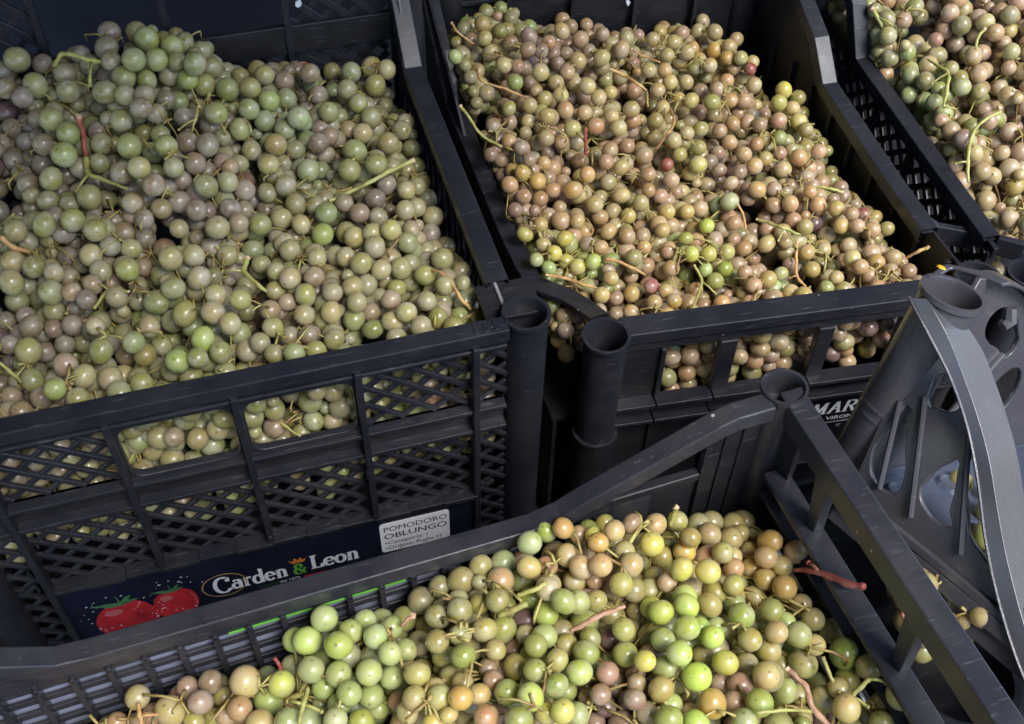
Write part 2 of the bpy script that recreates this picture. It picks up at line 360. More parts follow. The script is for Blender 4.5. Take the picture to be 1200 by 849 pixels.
def ring_strip(mb, cx, cz, rx, rz, w, y, n=40, a0=0, a1=360, tilt=0):
    vs = []; fs = []
    for k in range(n + 1):
        a = math.radians(a0 + (a1 - a0) * k / n)
        for q in (-w, w):
            px, pz = (rx + q) * math.cos(a), (rz + q) * math.sin(a)
            vs.append((cx + px * math.cos(tilt) - pz * math.sin(tilt), y, cz + px * math.sin(tilt) + pz * math.cos(tilt)))
    for k in range(n): fs.append((2 * k, 2 * k + 1, 2 * k + 3, 2 * k + 2))
    mb.add(vs, fs)

def lattice(fr, x0, x1, z0, z1, y, m, parent, pitch=.0215, slope=.80, name='lattice_panel', w=.0018, dep=.0026):
    mb = MB(fr)
    def clip(xa, za, xb, zb):
        t0, t1 = 0.0, 1.0; dx, dz = xb - xa, zb - za
        for p, q in ((-dx, xa - x0), (dx, x1 - xa), (-dz, za - z0), (dz, z1 - za)):
            if abs(p) < 1e-12:
                if q < 0: return None
            else:
                r = q / p
                if p < 0: t0 = max(t0, r)
                else: t1 = min(t1, r)
        return (xa + dx * t0, za + dz * t0, xa + dx * t1, za + dz * t1) if t1 - t0 > 1e-6 else None
    W_ = (x1 - x0) + (z1 - z0) / slope
    n = int(W_ / pitch) + 3
    for fam in (0, 1):
        for k in range(-n, n + 1):
            c = x0 + k * pitch + .004
            s = slope if fam else -slope
            seg = clip(c - 1, z0 - s, c + 1, z0 + s)
            if not seg: continue
            xa, za, xb, zb = seg
            if math.hypot(xb - xa, zb - za) < .004: continue
            d = math.hypot(xb - xa, zb - za); nx, nz = -(zb - za) / d * w, (xb - xa) / d * w
            ya, yb = (y - dep, y + .0004) if not fam else (y - dep * .45, y + .001)
            e = .0008; tx, tz = (xb - xa) / d * e, (zb - za) / d * e
            P = [(xa - tx + nx, za - tz + nz), (xb + tx + nx, zb + tz + nz), (xb + tx - nx, zb + tz - nz), (xa - tx - nx, za - tz - nz)]
            mb.add([(p[0], ya, p[1]) for p in P] + [(p[0], yb, p[1]) for p in P], [(0, 1, 2, 3), (7, 6, 5, 4), (0, 4, 5, 1), (1, 5, 6, 2), (2, 6, 7, 3), (3, 7, 4, 0)])
    return mb.build(name, m, parent, .0004, seg=1)
RIM = [(-.0085, 0), (.0085, 0), (.0085, -.012), (.0060, -.012), (.0060, -.004), (-.0060, -.004), (-.0060, -.012), (-.0085, -.012)]
RIMA = [(q * .85, r) for q, r in RIM]
def rail(name, pts, m, parent, prof=RIMA, bevel=.0008):
    mb = MB(); mb.beam(pts, prof); return mb.build(name, m, parent, bevel)
def boxpart(name, fr, b, m, parent, bevel=.0006):
    mb = MB(fr); mb.box(*b); return mb.build(name, m, parent, bevel)

# ================================================================ crate A: left crate with the tomato label
A = empty('plastic_crate', (0, .16, -.262), 'black lattice crate at left with the tomato label and white sticker on its front', 'crate', 'black plastic produce crates')
AF = Frame((0, .0075, 0), 0)
for (x, y, top) in ((.186, .011, .014), (-.186, .011, .014), (.186, .350, .10), (-.186, .350, .10)):
    mb = MB(); mb.pipe((x, y, top), (0, 0, -1), .0142, .0128, top + .258, taper=.0015, plug=.06); mb.build('corner_post', M_BLACK, A, smooth=True)
# front rim with its groove line
mb = MB(AF)
mb.box(-.172, .172, -.0085, .0045, .0035, .0140); mb.box(-.172, .172, -.0035, .0015, -.0060, .0045); mb.box(-.171, .171, -.0075, -.0030, -.0035, -.0008)
mb.build('front_rim', M_BLACK, A, .0008)
for x in (.150, .1565, .163, -.150, -.1565, -.163):
    mb = MB(AF); mb.box(x, x + .0035, -.006, .0025, .0136, .0147); mb.build('rim_notch', M_BLACK, A, .0003)
for z in (-.060, -.081):                                          # the two ledges half way down
    for s in (-1, 1): 
        pass
    boxpart('ledge', AF, (-.171, .171, -.0085, .0015, z - .0035, z), M_BLACK, A)
mb = MB(AF); mb.box(-.171, .171, -.0008, .0012, -.083, -.060); mb.build('middle_band', M_BLACK2, A)
for x in (-.150, -.075, 0, .075, .150):
    boxpart('rib', AF, (x - .0022, x + .0022, -.0105, .0010, -.160 if abs(x) < .1 else -.240, .0032), M_BLACK, A)
# upper row: lattice / open hand holds / lattice
for x0, x1 in ((-.148, -.077), (.077, .148), (.152, .172), (-.172, -.152)):
    lattice(AF, x0, x1, -.0575, -.0035, .0008, M_BLACK, A)
for x0, x1 in ((-.073, -.002), (.002, .073)):
    plate('hand_hold_frame', AF, [(x0 - .0012, -.0592), (x1 + .0012, -.0592), (x1 + .0012, -.0052), (x0 - .0012, -.0052)], [rrect(x0 + .001, x1 - .001, -.0565, -.0072, .009)], -.005, .0006, M_BLACK, A, smooth_holes=False)
for x0, x1 in ((-.148, -.077), (-.073, -.002), (.002, .073), (.077, .148), (.152, .172), (-.172, -.152)):
    lattice(AF, x0, x1, -.1575, -.0848, .0008, M_BLACK, A)
for x0, x1 in ((.152, .172), (-.172, -.152)): lattice(AF, x0, x1, -.250, -.1575, .0008, M_BLACK, A)
# ledge over the label: slightly scalloped lip
mb = MB(AF)
for k in range(12):
    x = -.150 + k * .025; mb.box(x, x + .0252 - (k % 2) * .0004, -.0098 - .0012 * (k % 2), .0012, -.1602, -.1568 + .0006 * (k % 2))
mb.build('label_ledge', M_BLACK, A, .0003)
boxpart('foot_board', AF, (-.171, .171, -.0048, .004, -.262, -.2365), M_BLACK, A)
lab = boxpart('label', AF, (-.1478, .1478, -.0064, -.0050, -.2600, -.1604), M_NAVY, A, 0)
YL = -.0066
mb = MB(AF); nib(mb, 'C', -.0478, -.2110, .0205, YL, k=.72); nib(mb, 'arden', -.0352, -.2090, .0180, YL, k=.74); nib(mb, 'Leon', .0225, -.2075, .0175, YL, k=.80); t = mb.build('brand_lettering', M_WHITE, A)
mb = MB(AF); nib(mb, '&', .0098, -.2098, .0135, YL, k=.9); mb.build('ampersand_print', M_GREENP, A)
mb = MB(AF); disc_poly(mb, [(x_, z_ - .0110) for x_, z_ in [(.0095, -.1838), (.0070, -.1785), (.0102, -.1808), (.0118, -.1767), (.0140, -.1803), (.0165, -.1767), (.0174, -.1808), (.0205, -.1790), (.0185, -.1838)]], YL); mb.build('crown_print', M_ORANGE, A)
mb = MB(AF); ring_strip(mb, -.0405, -.2005, .0158, .0145, .0005, YL - .0003, 48, -20, 320); mb.build('oval_print', M_GOLD, A)
mb = MB(AF); mb.add([(-.018, YL, -.2162), (.004, YL, -.2162), (.004, YL, -.2142), (-.018, YL, -.2142)], [(0, 1, 2, 3)]); mb.build('green_stripe_print', M_DARKG, A)
mb = MB(AF); mb.add([(.016, YL, -.2162), (.034, YL, -.2162), (.034, YL, -.2142), (.016, YL, -.2142)], [(0, 1, 2, 3)]); mb.build('red_stripe_print', M_REDP, A)
font_text('small_print', 'dal 1970', AF, -.002, -.2160, .0044, YL - .0002, M_WHITE, A)
# printed tomatoes with their green tops and the splash of drops
def blob(cx, cz, rx, rz, seed, n=28, dent=.0, amp=.05):
    r_ = random.Random(seed); ph = [r_.uniform(0, 6.28) for _ in range(4)]; out = []
    for k in range(n):
        a = 2 * math.pi * k / n; q = 1 + amp * sum(math.sin((i + 2) * a + ph[i]) / (i + 1) for i in range(3))
        if dent: q -= dent * math.exp(-((a - math.pi / 2) / .45) ** 2)
        out.append((cx + rx * q * math.cos(a), cz + rz * q * math.sin(a)))
    return out
for (cx, cz, rx, rz, sd_) in ((-.112, -.2150, .0205, .0275, 3), (-.0765, -.2105, .0150, .0235, 8)):
    y1 = YL - .0001 * (1 + (sd_ == 8))
    mb = MB(AF); disc_poly(mb, blob(cx, cz, rx, rz, sd_, dent=.18), y1); tp = mb.build('tomato_print', M_REDP, A)
    mb = MB(AF); disc_poly(mb, blob(cx - rx * .35, cz + rz * .45, rx * .3, rz * .16, sd_ + 1), y1 - .0001); ring_strip(mb, cx, cz, rx * .93, rz * .90, .0005, y1 - .00015, 20, 195 if sd_ == 3 else 330, 250 if sd_ == 3 else 395); mb.build('tomato_shine_print', M_REDL, A)
    mb = MB(AF); top = cz + rz * .85
    for (dx, dz, wd) in ((-.021, .004, .0020), (-.012, -.0015, .0028), (-.002, .011, .0022), (.009, .008, .0020), (.013, .002, .0022), (.003, -.003, .003)):
        k = rx / .0205; dx *= k; dz *= k; wd *= k
        disc_poly(mb, [(cx, top - wd), (cx + dx * .5, top + dz * .35 - wd), (cx + dx, top + dz), (cx + dx * .5, top + dz * .75 + wd * .6), (cx, top + wd)], y1 - .0002 - .00003 * abs(dx) / .001)
    mb.build('calyx_print', M_LEAF, A)
mb = MB(AF); r_ = random.Random(5)
for k in range(70):
    a = r_.uniform(0, 6.28); rr_ = r_.uniform(1.05, 1.5); cx, cz = ((-.112, -.204), (-.0760, -.200))[k % 2]; s_ = r_.uniform(.0003, .0009)
    x, z = cx + .021 * rr_ * math.cos(a), cz + .0165 * rr_ * math.sin(a)
    if not (-.146 < x < -.053 and -.232 < z < -.1635): continue
    disc_poly(mb, [(x - s_, z), (x, z - s_ * .7), (x + s_ * r_.uniform(1, 2.4), z + s_ * .2), (x, z + s_ * .7)], YL - .00045)
mb.build('water_drop_print', M_WHITE, A)
# sticker
mb = MB(AF); pts = [(x, z) for x, z in rrect(.0760, .1285, -.2085, -.1705, .003)]
mb.poly(pts, YL - .0004, YL); st = mb.build('sticker', M_STICKER, A)
YS = YL - .0006
font_text('sticker_text', 'POMODORO', AF, .0785, -.1812, .0088, YS, M_INK, A, .93)
font_text('sticker_text', 'OBLUNGO', AF, .0785, -.1908, .0096, YS, M_INK, A, 1.02, 0, .00004)
font_text('sticker_text', '•Categoria: I', AF, .0785, -.1982, .0062, YS, M_INK, A, 1.05)
font_text('sticker_text', '•Origine: Puglia IT', AF, .0785, -.2052, .0062, YS, M_INK, A, .98)
# right side wall: side rail, slotted wall, corner gusset
rail('side_rail', [(.1775, .046, .0100), (.1770, .284, .0145), (.1775, .322, .050), (.1775, .345, .09)], M_BLACK, A, RIMA)
rail('side_rail', [(-.179, .046, .0115), (-.179, .284, .0145), (-.179, .322, .055), (-.179, .345, .10)], M_BLACK, A)
for xa, xb in ((.1625, .2000), (-.2, -.1625)):
    mb = MB(); mb.box(xa, xb, .018, .050, .0025, .0050); mb.build('gusset', M_BLACK2, A, .0005)
for sx in (1, -1):
    fr = Frame((.176 * sx, .02, 0), 90)
    rows = [(-.020 - .021 * k, -.034 - .021 * k) for k in range(10)]
    holes = []
    for r_i, (za, zb) in enumerate(rows):
        for k in range(15):
            x = .016 + k * .0195; holes.append([(x, zb), (x + .0125, zb), (x + .0125, za), (x, za)])
    plate('side_wall', fr, [(0, -.258), (.318, -.258), (.318, .075), (.300, .050), (.270, .006), (.004, .006)], holes, -.0014, .0014, M_BLACK, A, .0003, False)
    mb = MB(fr)
    for k in range(15): x = .0125 + k * .0195; mb.box(x - .0012, x + .0012, -.0045 if sx < 0 else .0015, -.0015 if sx < 0 else .0045, -.258, .004)
    mb.build('side_rib', M_BLACK, A)
# back wall
BF = Frame((0, .345, 0), 0)
for z0, z1 in ((.030, .085), (-.055, .005), (-.14, -.06)):
    for x0, x1 in ((-.168, -.092), (-.088, -.002), (.002, .088), (.092, .168)):
        if z0 == .030 and abs(x0 + x1) < .1: continue
        lattice(BF, x0, x1, z0, z1, .001, M_BLACK, A, pitch=.0215, slope=.9, w=.0030)
mb = MB(BF); mb.box(-.172, .172, -.004, .0015, .005, .030); mb.box(-.172, .172, -.004, .0015, -.0605, -.0552); mb.box(-.172, .172, -.007, .007, .085, .103); mb.build('back_band', M_BLACK2, A, .0008)
mb = MB(BF)
for x in (-.09, 0, .09): mb.box(x - .0025, x + .0025, -.006, .002, -.25, .086)
mb.build('back_rib', M_BLACK, A)
mb = MB(); mb.box(-.175, .175, .004, .344, -.256, -.252); mb.build('crate_floor', M_BLACK2, A)

# ================================================================ crate B: middle crate
B = empty('plastic_crate', (.385, .18, -.135), 'black crate in the middle full of pinkish grapes, open windows along its front', 'crate', 'black plastic produce crates')
BFr = Frame((.2575, .0178, 0), -5.8)
ZB = -.045
P0 = BFr((-.0125, -.004, 0)); P1 = BFr((.262, .006, 0))
mb = MB(); mb.pipe((P0.x, P0.y - 0, -.029), (0, 0, -1), .0150, .0138, .103, taper=.0010, plug=.05); mb.build('corner_post', M_BLACK, B, smooth=True)
mb = MB(); mb.pipe((P1.x, P1.y, -.029), (0, 0, -1), .0150, .0138, .103, taper=.0010, plug=.05); mb.build('corner_post', M_BLACK, B, smooth=True)
for x in (.232, .522):
    mb = MB(); mb.pipe((x, .405, .06), (0, 0, -1), .0150, .0138, .19, taper=.0010, plug=.05); mb.build('corner_post', M_BLACK2, B, smooth=True)
mb = MB(BFr); mb.box(.002, .248, -.001, .0175, -.0465, -.0365); mb.box(.002, .248, .001, .0035, -.056, -.0460); mb.build('front_rim', M_BLACK, B, .0008)
mb = MB(BFr); mb.box(-.002, .0315, .002, .0045, -.1080, -.0562); pn = mb.build('corner_panel', M_BLACK2, B)
mb = MB(BFr); ring_strip(mb, .0165, -.077, .0068, .0068, .0006, .0017, 30, 20, 320); ring_strip(mb, .0165, -.077, .0040, .0040, .0009, .0016, 20, 60, 300); mb.build('recycling_mark', M_BLACK, B)
for xa, xb in ((.0305, .0345), (.0735, .0865), (.1470, .1590), (.2100, .2180)):
    mb = MB(BFr); mb.box(xa, xb, -.0005 - .0004, .006, -.1085, -.0562); mb.build('rib', M_BLACK, B, .0008)
for z in (-.1085, -.1265):
    mb = MB(BFr)
    for xa, xb in ((-.002, .030), (.031, .0735), (.0742, .147), (.1477, .25)): mb.box(xa, xb, -.0085, .004, z - .003, z + .0005)
    mb.build('ledge', M_BLACK, B, .0005)
mb = MB(BFr); mb.box(-.002, .25, .0015, .004, -.1270, -.1085); mb.build('front_band', M_BLACK2, B)
# rims: left rail (two notches), chamfered corner, right rail with raised back corner
rail('side_rail', [(.219, .088, -.0495), (.2165, .150, -.0495), (.2165, .318, -.0480), (.2165, .352, -.020), (.2165, .400, .012)], M_BLACK, B)
for ya, yb in ((.098, .108), (.262, .270)):
    mb = MB(); mb.box(.2112, .2218, ya, yb, -.0492, -.0477); mb.build('rail_notch', M_BLACK, B, .0004)
rail('corner_rim', [(.2195, .096, -.050), (.2385, .074, -.047), (.2455, .052, -.040), (.2475, .038, -.034)], M_BLACK, B, [(-.0072, 0), (.0072, 0), (.0072, -.016), (.0050, -.016), (.0050, -.004), (-.0072, -.004)])
rail('side_rail', [(.5290, .070, -.0500), (.5320, .135, -.0500), (.5370, .255, -.0450), (.5375, .285, -.018), (.5375, .400, .030)], M_BLACK, B)
mb = MB(Frame((.2180, .100, 0), -65.5)); mb.poly([(0, -.130), (.062, -.130), (.066, -.062), (.040, -.082), (.0, -.064)], -.001, .001); mb.build('corner_wall', M_BLACK2, B)
mb = MB(); mb.tube([(.2365, .060, -.062), (.2365, .060, -.075)], .0035, 10); mb.build('peg', M_BLACK, B, smooth=True)
for x0, x1, y0, y1, nm in ((.213, .2155, .06, .405, 'side_wall'), (.5335, .536, .02, .405, 'side_wall')):
    pts = [(y0, -.132), (y1, -.132), (y1, .018), (.30, -.03), (.26, -.055), (y0, -.055)]
    fr = Frame((x0, 0, 0), 90); mb = MB(fr); mb.poly(pts, 0, -.0022); mb.build(nm, M_BLACK2, B)
    mb = MB(fr)
    for k in range(9):
        y = y0 + .02 + k * .038; mb.box(y, y + .004, .0005 if x0 > .4 else -.0025, .0045 if x0 > .4 else -.006, -.131, -.058)
    mb.build('side_rib', M_BLACK2, B, .0004)
BB = Frame((.226, .405, 0), -1)
mb = MB(BB); mb.box(0, .31, 0, .003, -.132, .075); mb.box(.0, .31, -.005, .0, -.012, -.008); mb.box(.0, .31, -.006, .0, .008, .012); mb.box(0, .31, -.01, .006, .072, .082); mb.build('back_wall', M_BLACK2, B, .0006)
mb = MB(BB)
for x in (.06, .12, .18, .24): mb.box(x, x + .004, -.008, 0, -.13, .072)
mb.build('back_rib', M_BLACK2, B, .0005)
mb = MB(); mb.box(.216, .533, .03, .404, -.133, -.129); mb.build('crate_floor', M_BLACK2, B)

# crate under B, with the black MAR label
U = empty('plastic_crate', (.385, .18, -.262), 'black crate under the middle one, its black front label lettered MAR', 'crate', 'black plastic produce crates')
for x, y in ((P0.x, P0.y), (P1.x, P1.y), (.232, .405), (.522, .405)):
    mb = MB(); mb.pipe((x, y, -.1325), (0, 0, -1), .0150, .0136, .128, taper=.001, rim=.002); mb.build('corner_post', M_BLACK2, U, smooth=True)
mb = MB(BFr); mb.box(-.002, .25, .0020, .0050, -.262, -.1300); mb.build('front_wall', M_BLACK2, U)
mb = MB(BFr)
for x in (.032, .080, .153): mb.box(x - .0015, x + .0015, -.001, .002, -.215, -.131)
mb.box(.0, .25, -.006, .002, -.219, -.2155); mb.build('front_rib', M_BLACK2, U, .0004)
mb = MB(BFr); mb.box(.1555, .245, .0002, .0014, -.212, -.134); lb = mb.build('label', M_BLACKCARD, U)
mb = MB(BFr); nib(mb, 'MAR', .1625, -.1600, .0135, .0000, slant=.12); mb.build('brand_lettering', M_WHITE, U)
font_text('small_print', 'VIRON', BFr, .1780, -.1685, .0062, -.0001, M_WHITE, U, 1.2, 0, .0001)
font_text('small_print', 'IT', BFr, .1890, -.1790, .0045, -.0001, M_WHITE, U)
mb = MB(BFr); mb.add([(.172, -.0001, -.1722), (.205, -.0001, -.1722), (.205, -.0001, -.1715), (.172, -.0001, -.1715)], [(0, 1, 2, 3)]); mb.build('rule_print', M_WHITE, U)
hx, hz = BFr.hit(829, 512)
font_text('code_print', 'E 8I3', BFr, hx - .002, hz, .0085, -.0004, M_WHITE, U, 1, math.radians(82))
mb = MB(BFr); mb.add([(hx - .012, -.0004, hz + .001), (hx - .0115, -.0004, hz + .001), (hx - .0085, -.0004, hz + .016), (hx - .009, -.0004, hz + .016)], [(0, 1, 2, 3)]); mb.build('bracket_print', M_WHITE, U)
for x0 in (.217, .529):
    mb = MB(); mb.box(x0, x0 + .003, .03, .40, -.262, -.1345); mb.build('side_wall', M_BLACK2, U)
mb = MB(); mb.box(.222, .528, .402, .405, -.262, -.1345); mb.build('back_wall', M_BLACK2, U)

# ================================================================ crate E: right crate, lattice side wall
Ec = empty('plastic_crate', (.76, .2, -.262), 'black crate in the upper right corner with a diamond lattice side wall', 'crate', 'black plastic produce crates')
rail('side_rail', [(.5705, .050, -.050), (.579, .170, -.050), (.588, .288, -.050), (.5885, .315, -.012), (.5885, .40, .05)], M_BLACK, Ec)
EL = Frame((.5700, .040, 0), 90 - 4.0)
for k in range(5):
    x = .004 + k * .066
    lattice(EL, x + .002, x + .064, -.125, -.064, 0, M_BLACK, Ec, pitch=.020, slope=.9, w=.0026)
    lattice(EL, x + .002, x + .064, -.205, -.132, 0, M_BLACK, Ec, pitch=.020, slope=.9, w=.0026)
    boxpart('rib', EL, (x - .0025, x + .0020, -.003, .004, -.255, -.060), M_BLACK, Ec)
mb = MB(EL); mb.box(0, .34, -.003, .003, -.1315, -.1255); mb.box(0, .34, -.0025, .0025, -.26, -.2055); mb.box(0, .34, -.002, .002, -.0635, -.054); mb.build('wall_band', M_BLACK2, Ec, .0004)
# dipping front rim with window gap beneath
fpts = [(.5330, .0900, -.052), (.5450, .0800, -.058), (.5747, .0654, -.060), (.5988, .0438, -.058), (.68, .020, -.055), (.95, -.01, -.055)]
rail('front_rim', fpts, M_BLACK, Ec, [(-.003, 0), (.003, 0), (.003, -.017), (-.003, -.017)])
q = at_z(1199, 318, -.052)
mb = MB(); mb.pipe((q[0] + .003, q[1] - .002, -.052), (0, 0, -1), .0135, .0122, .205, taper=.001); mb.build('corner_post', M_BLACK, Ec, smooth=True)
mb = MB(); mb.pipe((.590, .385, .07), (0, 0, -1), .0135, .0122, .32, taper=.001); mb.build('corner_post', M_BLACK, Ec, smooth=True)
mb = MB()
for (a, b) in zip(fpts[1:-1], fpts[2:]):
    d = (Vector(b) - Vector(a)); n_ = max(1, int(d.length / .04))
    for k in range(n_):
        p = Vector(a) + d * (k / n_); mb.tube([(p.x, p.y, -.074), (p.x, p.y, -.12)], .003, 6)
    nrm = Vector((-d.y, d.x, 0)).normalized() * .002
    A0, B0 = Vector(a), Vector(b)
    mb.add([(A0 - nrm).to_tuple()[:2] + (-.105,), (B0 - nrm).to_tuple()[:2] + (-.105,), (B0 + nrm).to_tuple()[:2] + (-.105,), (A0 + nrm).to_tuple()[:2] + (-.105,), (A0 - nrm).to_tuple()[:2] + (-.262,), (B0 - nrm).to_tuple()[:2] + (-.262,), (B0 + nrm).to_tuple()[:2] + (-.262,), (A0 + nrm).to_tuple()[:2] + (-.262,)],
           [(0, 1, 2, 3), (7, 6, 5, 4), (0, 4, 5, 1), (1, 5, 6, 2), (2, 6, 7, 3), (3, 7, 4, 0)])
mb.build('front_wall', M_BLACK2, Ec)
mb = MB(); mb.box(.592, .96, .402, .406, -.262, .08); mb.box(.592, .96, .394, .402, .000, .006); mb.build('back_wall', M_BLACK2, Ec)
mb = MB(); mb.box(.956, .96, -.008, .40, -.262, -.06); mb.build('side_wall', M_BLACK2, Ec)
mb = MB(); mb.box(.575, .955, .055, .40, -.262, -.258); mb.build('crate_floor', M_BLACK2, Ec)

# ================================================================ crate C: front crate
Cc = empty('plastic_crate', (.1, -.33, -.08), 'worn black crate in the foreground holding the brightest green grapes', 'crate', 'black plastic produce crates')
pc = at_z(917, 462, .100)
CF = Frame((pc[0], pc[1], 0), 3.5)                                 # x runs left (negative) along the back wall, y away from the camera
def ch(u, v): return CF.hit(u, v)
k0, k1, k2 = ch(80, 756), ch(640, 598), ch(850, 465)
zl = .0665
mb = MB(); mb.pipe((pc[0], pc[1], .1062), (0, 0, -1), .0105, .0096, .18, n=36, plug=.016, rim=.0012); mb.build('corner_post', M_FRONT, Cc, smooth=True)
mb = MB(); mb.tube([(pc[0] + .001, pc[1] + .001, .0884), (pc[0] + .001, pc[1] + .001, .0900)], [.006, .0052], 20); mb.tube([(pc[0] + .001, pc[1], .0902), (pc[0] + .001, pc[1], .0908)], .0024, 8); mb.build('post_plug', M_GREY, Cc, smooth=True)
CR = [(-.0095, 0), (.0095, 0), (.0095, -.0035), (-.0055, -.0035), (-.0055, -.013), (-.0095, -.013)]
def cw(x, z, y=0): return tuple(CF((x, y, z)))
xl = k0[0]; xr = k1[0]; cx_ = (xl + xr) / 2
zb_, zc_ = k0[1], k1[1] + .001
def zr(x): return zb_ + (zc_ - zb_) * (x - xl) / (xr - xl)
path = [(-.010, .1045), (k2[0] + .004, .1045), (k2[0] - .006, .1015), (xr + .016, zc_ + .0105), (xr + .004, zc_ + .0035), (xr - .010, zc_), (xl + .008, zb_), (xl - .006, zb_ + .002), (xl - .024, zb_ + .013), (xl - .060, .098), (xl - .070, .1035), (xl - .10, .1045)]
CRb = [(-q, r) for q, r in CR]
mb = MB(); mb.beam([cw(x, z) for x, z in path], [(.0100, 0), (-.0008, 0), (-.0008, -.003), (.0072, -.003), (.0072, -.0105), (.0100, -.0105)]); mb.build('back_rim', M_FRONT, Cc, .0009)
# back wall: solid strip under the rim, slotted field with ribs, corner boards
yb0, yb1 = -.0030, -.0006
mb = MB(CF); mb.poly([(-.41, .0375), (-.088, .0375), (-.088, zr(-.088) - .003), (-.41, zr(-.41) - .003)], yb0, yb1); mb.poly([(-.425, -.08), (-.41, -.08), (-.41, .0995), (-.425, .0995)], yb0, yb1); mb.poly([(-.088, -.08), (-.066, -.08), (-.066, .0485), (-.088, .0485)], yb0, yb1); mb.build('back_band', M_FRONT, Cc, .0004)
mb = MB(CF); mb.poly([(k2[0] - .006, -.08), (-.004, -.08), (-.004, .1000), (k2[0] + .002, .1000), (k2[0] - .006, .094)], yb0, yb1)
for x in (-.040, -.030, -.020): mb.box(x, x + .0012, -.0045, -.0022, -.07, .095)
mb.build('corner_board', M_BLACK2, Cc, .0004)
mb = MB(CF); mb.box(-.1000, -.0400, -.0045, .0010, .0505, .0560); mb.build('ledge', M_BLACK2, Cc, .0008)
mb = MB(CF); mb.box(-.066, k2[0] - .0062, -.002, .0004, -.08, .0485); mb.build('back_panel', M_BLACK2, Cc)
nslat = 8
for k in range(nslat):
    z1_ = .0375 - .0120 * k - .0075; mb = MB(CF); mb.box(-.41, -.088, yb0 + .0006, yb1, z1_ - .0045, z1_); mb.build('slat', M_FRONT, Cc, .0004)
for k in range(20):
    x = -.4045 + k * .0162; mb = MB(CF)
    zt = .0440
    mb.box(x - .0014, x + .0014, -.0062, -.0008, -.078, zt - .0014); mb.tube([CF.M.transposed() @ (Vector(p) - CF.o) for p in (cw(x, zt - .0020, -.0062), cw(x, zt - .0020, -.0008))], .0016, 10)
    mb.build('rib', M_FRONT, Cc, .0003)
mb = MB(CF); mb.box(-.40, -.092, .0008, .0016, -.06, .0500); mb.build('label', M_PALE, Cc)
gx0, gx1 = ch(268, 740)[0], ch(475, 688)[0]
mb = MB(CF); mb.box(gx0, gx1, -.0038, -.0032, .0378, .0391); mb.build('green_stripe', M_GREENP, Cc)
# right wall
q0 = at_z(935, 475, .102)
CS = Frame((q0[0], q0[1], 0), 93 - 180)                            # x runs towards the camera, y to the right
mb = MB(); mb.beam([tuple(CS((x, 0, z))) for x, z in ((-.008, .1045), (.30, .1045))], [(.0062, 0), (-.0062, 0), (-.0062, -.0150), (-.0040, -.0150), (-.0040, -.003), (.0062, -.003)]); mb.build('side_rim', M_FRONT, Cc, .0009)
for sx0 in (.040, .118, .196):
    mb = MB(CS); mb.add([(sx0 - .003, -.0045, .055), (sx0 + .004, -.0045, .055), (sx0 + .004, .0015, .055), (sx0 - .003, .0015, .055), (sx0 - .009, -.0045, .0905), (sx0 + .002, -.0045, .0905), (sx0 + .002, .0015, .0905), (sx0 - .009, .0015, .0905)], [(0, 3, 2, 1), (4, 5, 6, 7), (0, 1, 5, 4), (1, 2, 6, 5), (2, 3, 7, 6), (3, 0, 4, 7)])
    mb.build('strut', M_FRONT, Cc, .0006)
for (z0, z1, y0, y1) in ((.0510, .0550, -.0110, .0020), (.0340, .0370, -.0090, .0020)):
    mb = MB(CS); mb.box(.004, .30, y0, y1, z0, z1); mb.build('ledge', M_FRONT, Cc, .0006)
holes = []
for k in range(7):
    x = .02 + k * .042
    holes.append([(x, .0395), (x + .03, .0395), (x + .03, .0485), (x, .0485)])
    for r2 in range(4): holes.append([(x, .022 - r2 * .022), (x + .03, .022 - r2 * .022), (x + .03, .032 - r2 * .022), (x, .032 - r2 * .022)])
plate('side_wall', CS, [(.0, -.08), (.305, -.08), (.305, .0508), (.0, .0508)], holes, -.0015, .0015, M_FRONT, Cc, .0003, False)
mb = MB(CS); mb.box(.0, .012, -.002, .001, .0508, .0900); mb.build('corner_board', M_BLACK2, Cc, .0004)
# the rest of the box, outside the picture
o2 = CF((-.425, 0, 0)); o3 = CS((.305, 0, 0))
mb = MB(CF); mb.box(-.43, -.427, -.31, 0, -.08, .10); mb.build('side_wall', M_FRONT, Cc)
mb = MB(CF); mb.box(-.427, .012, -.313, -.31, -.08, .09); mb.build('front_wall', M_FRONT, Cc)
mb = MB(CF); mb.box(-.426, -.004, -.309, -.004, -.083, -.080); mb.build('crate_floor', M_FRONT, Cc)
UC = empty('plastic_crate', (.1, -.33, -.262), 'black crate stacked beneath the foreground crate, mostly hidden', 'crate', 'black plastic produce crates')
mb = MB(CF); mb.box(-.42, .0, -.004, .0, -.262, -.088); mb.box(-.42, -.416, -.30, -.0045, -.262, -.088); mb.box(-.004, .0, -.30, -.0045, -.262, -.088); mb.box(-.42, .0, -.306, -.3005, -.262, -.088); mb.build('crate_wall', M_BLACK2, UC)
mb = MB(CF); mb.box(-.426, .006, -.312, .006, -.0875, -.0835); mb.build('crate_lid', M_BLACK2, UC)

# ================================================================ crate D: empty grey crate with arched webs, tilted at right
def rodr(r):
    r = Vector(r); return Matrix.Rotation(r.length, 3, r.normalized())
MD = rodr((-0.2151, 0.4378, 0.2727))
TD = Vector(CP + ray(1115, 347) * .6)
D = empty('plastic_crate', tuple(TD), 'empty grey crate at right with arched rims, leaning on the foreground crate', 'crate', 'grey plastic crates')
ax_v = MD @ Vector((1, 0, 0)); ax_u = MD @ Vector((0, -1, 0)); ax_w = MD @ Vector((0, 0, 1))
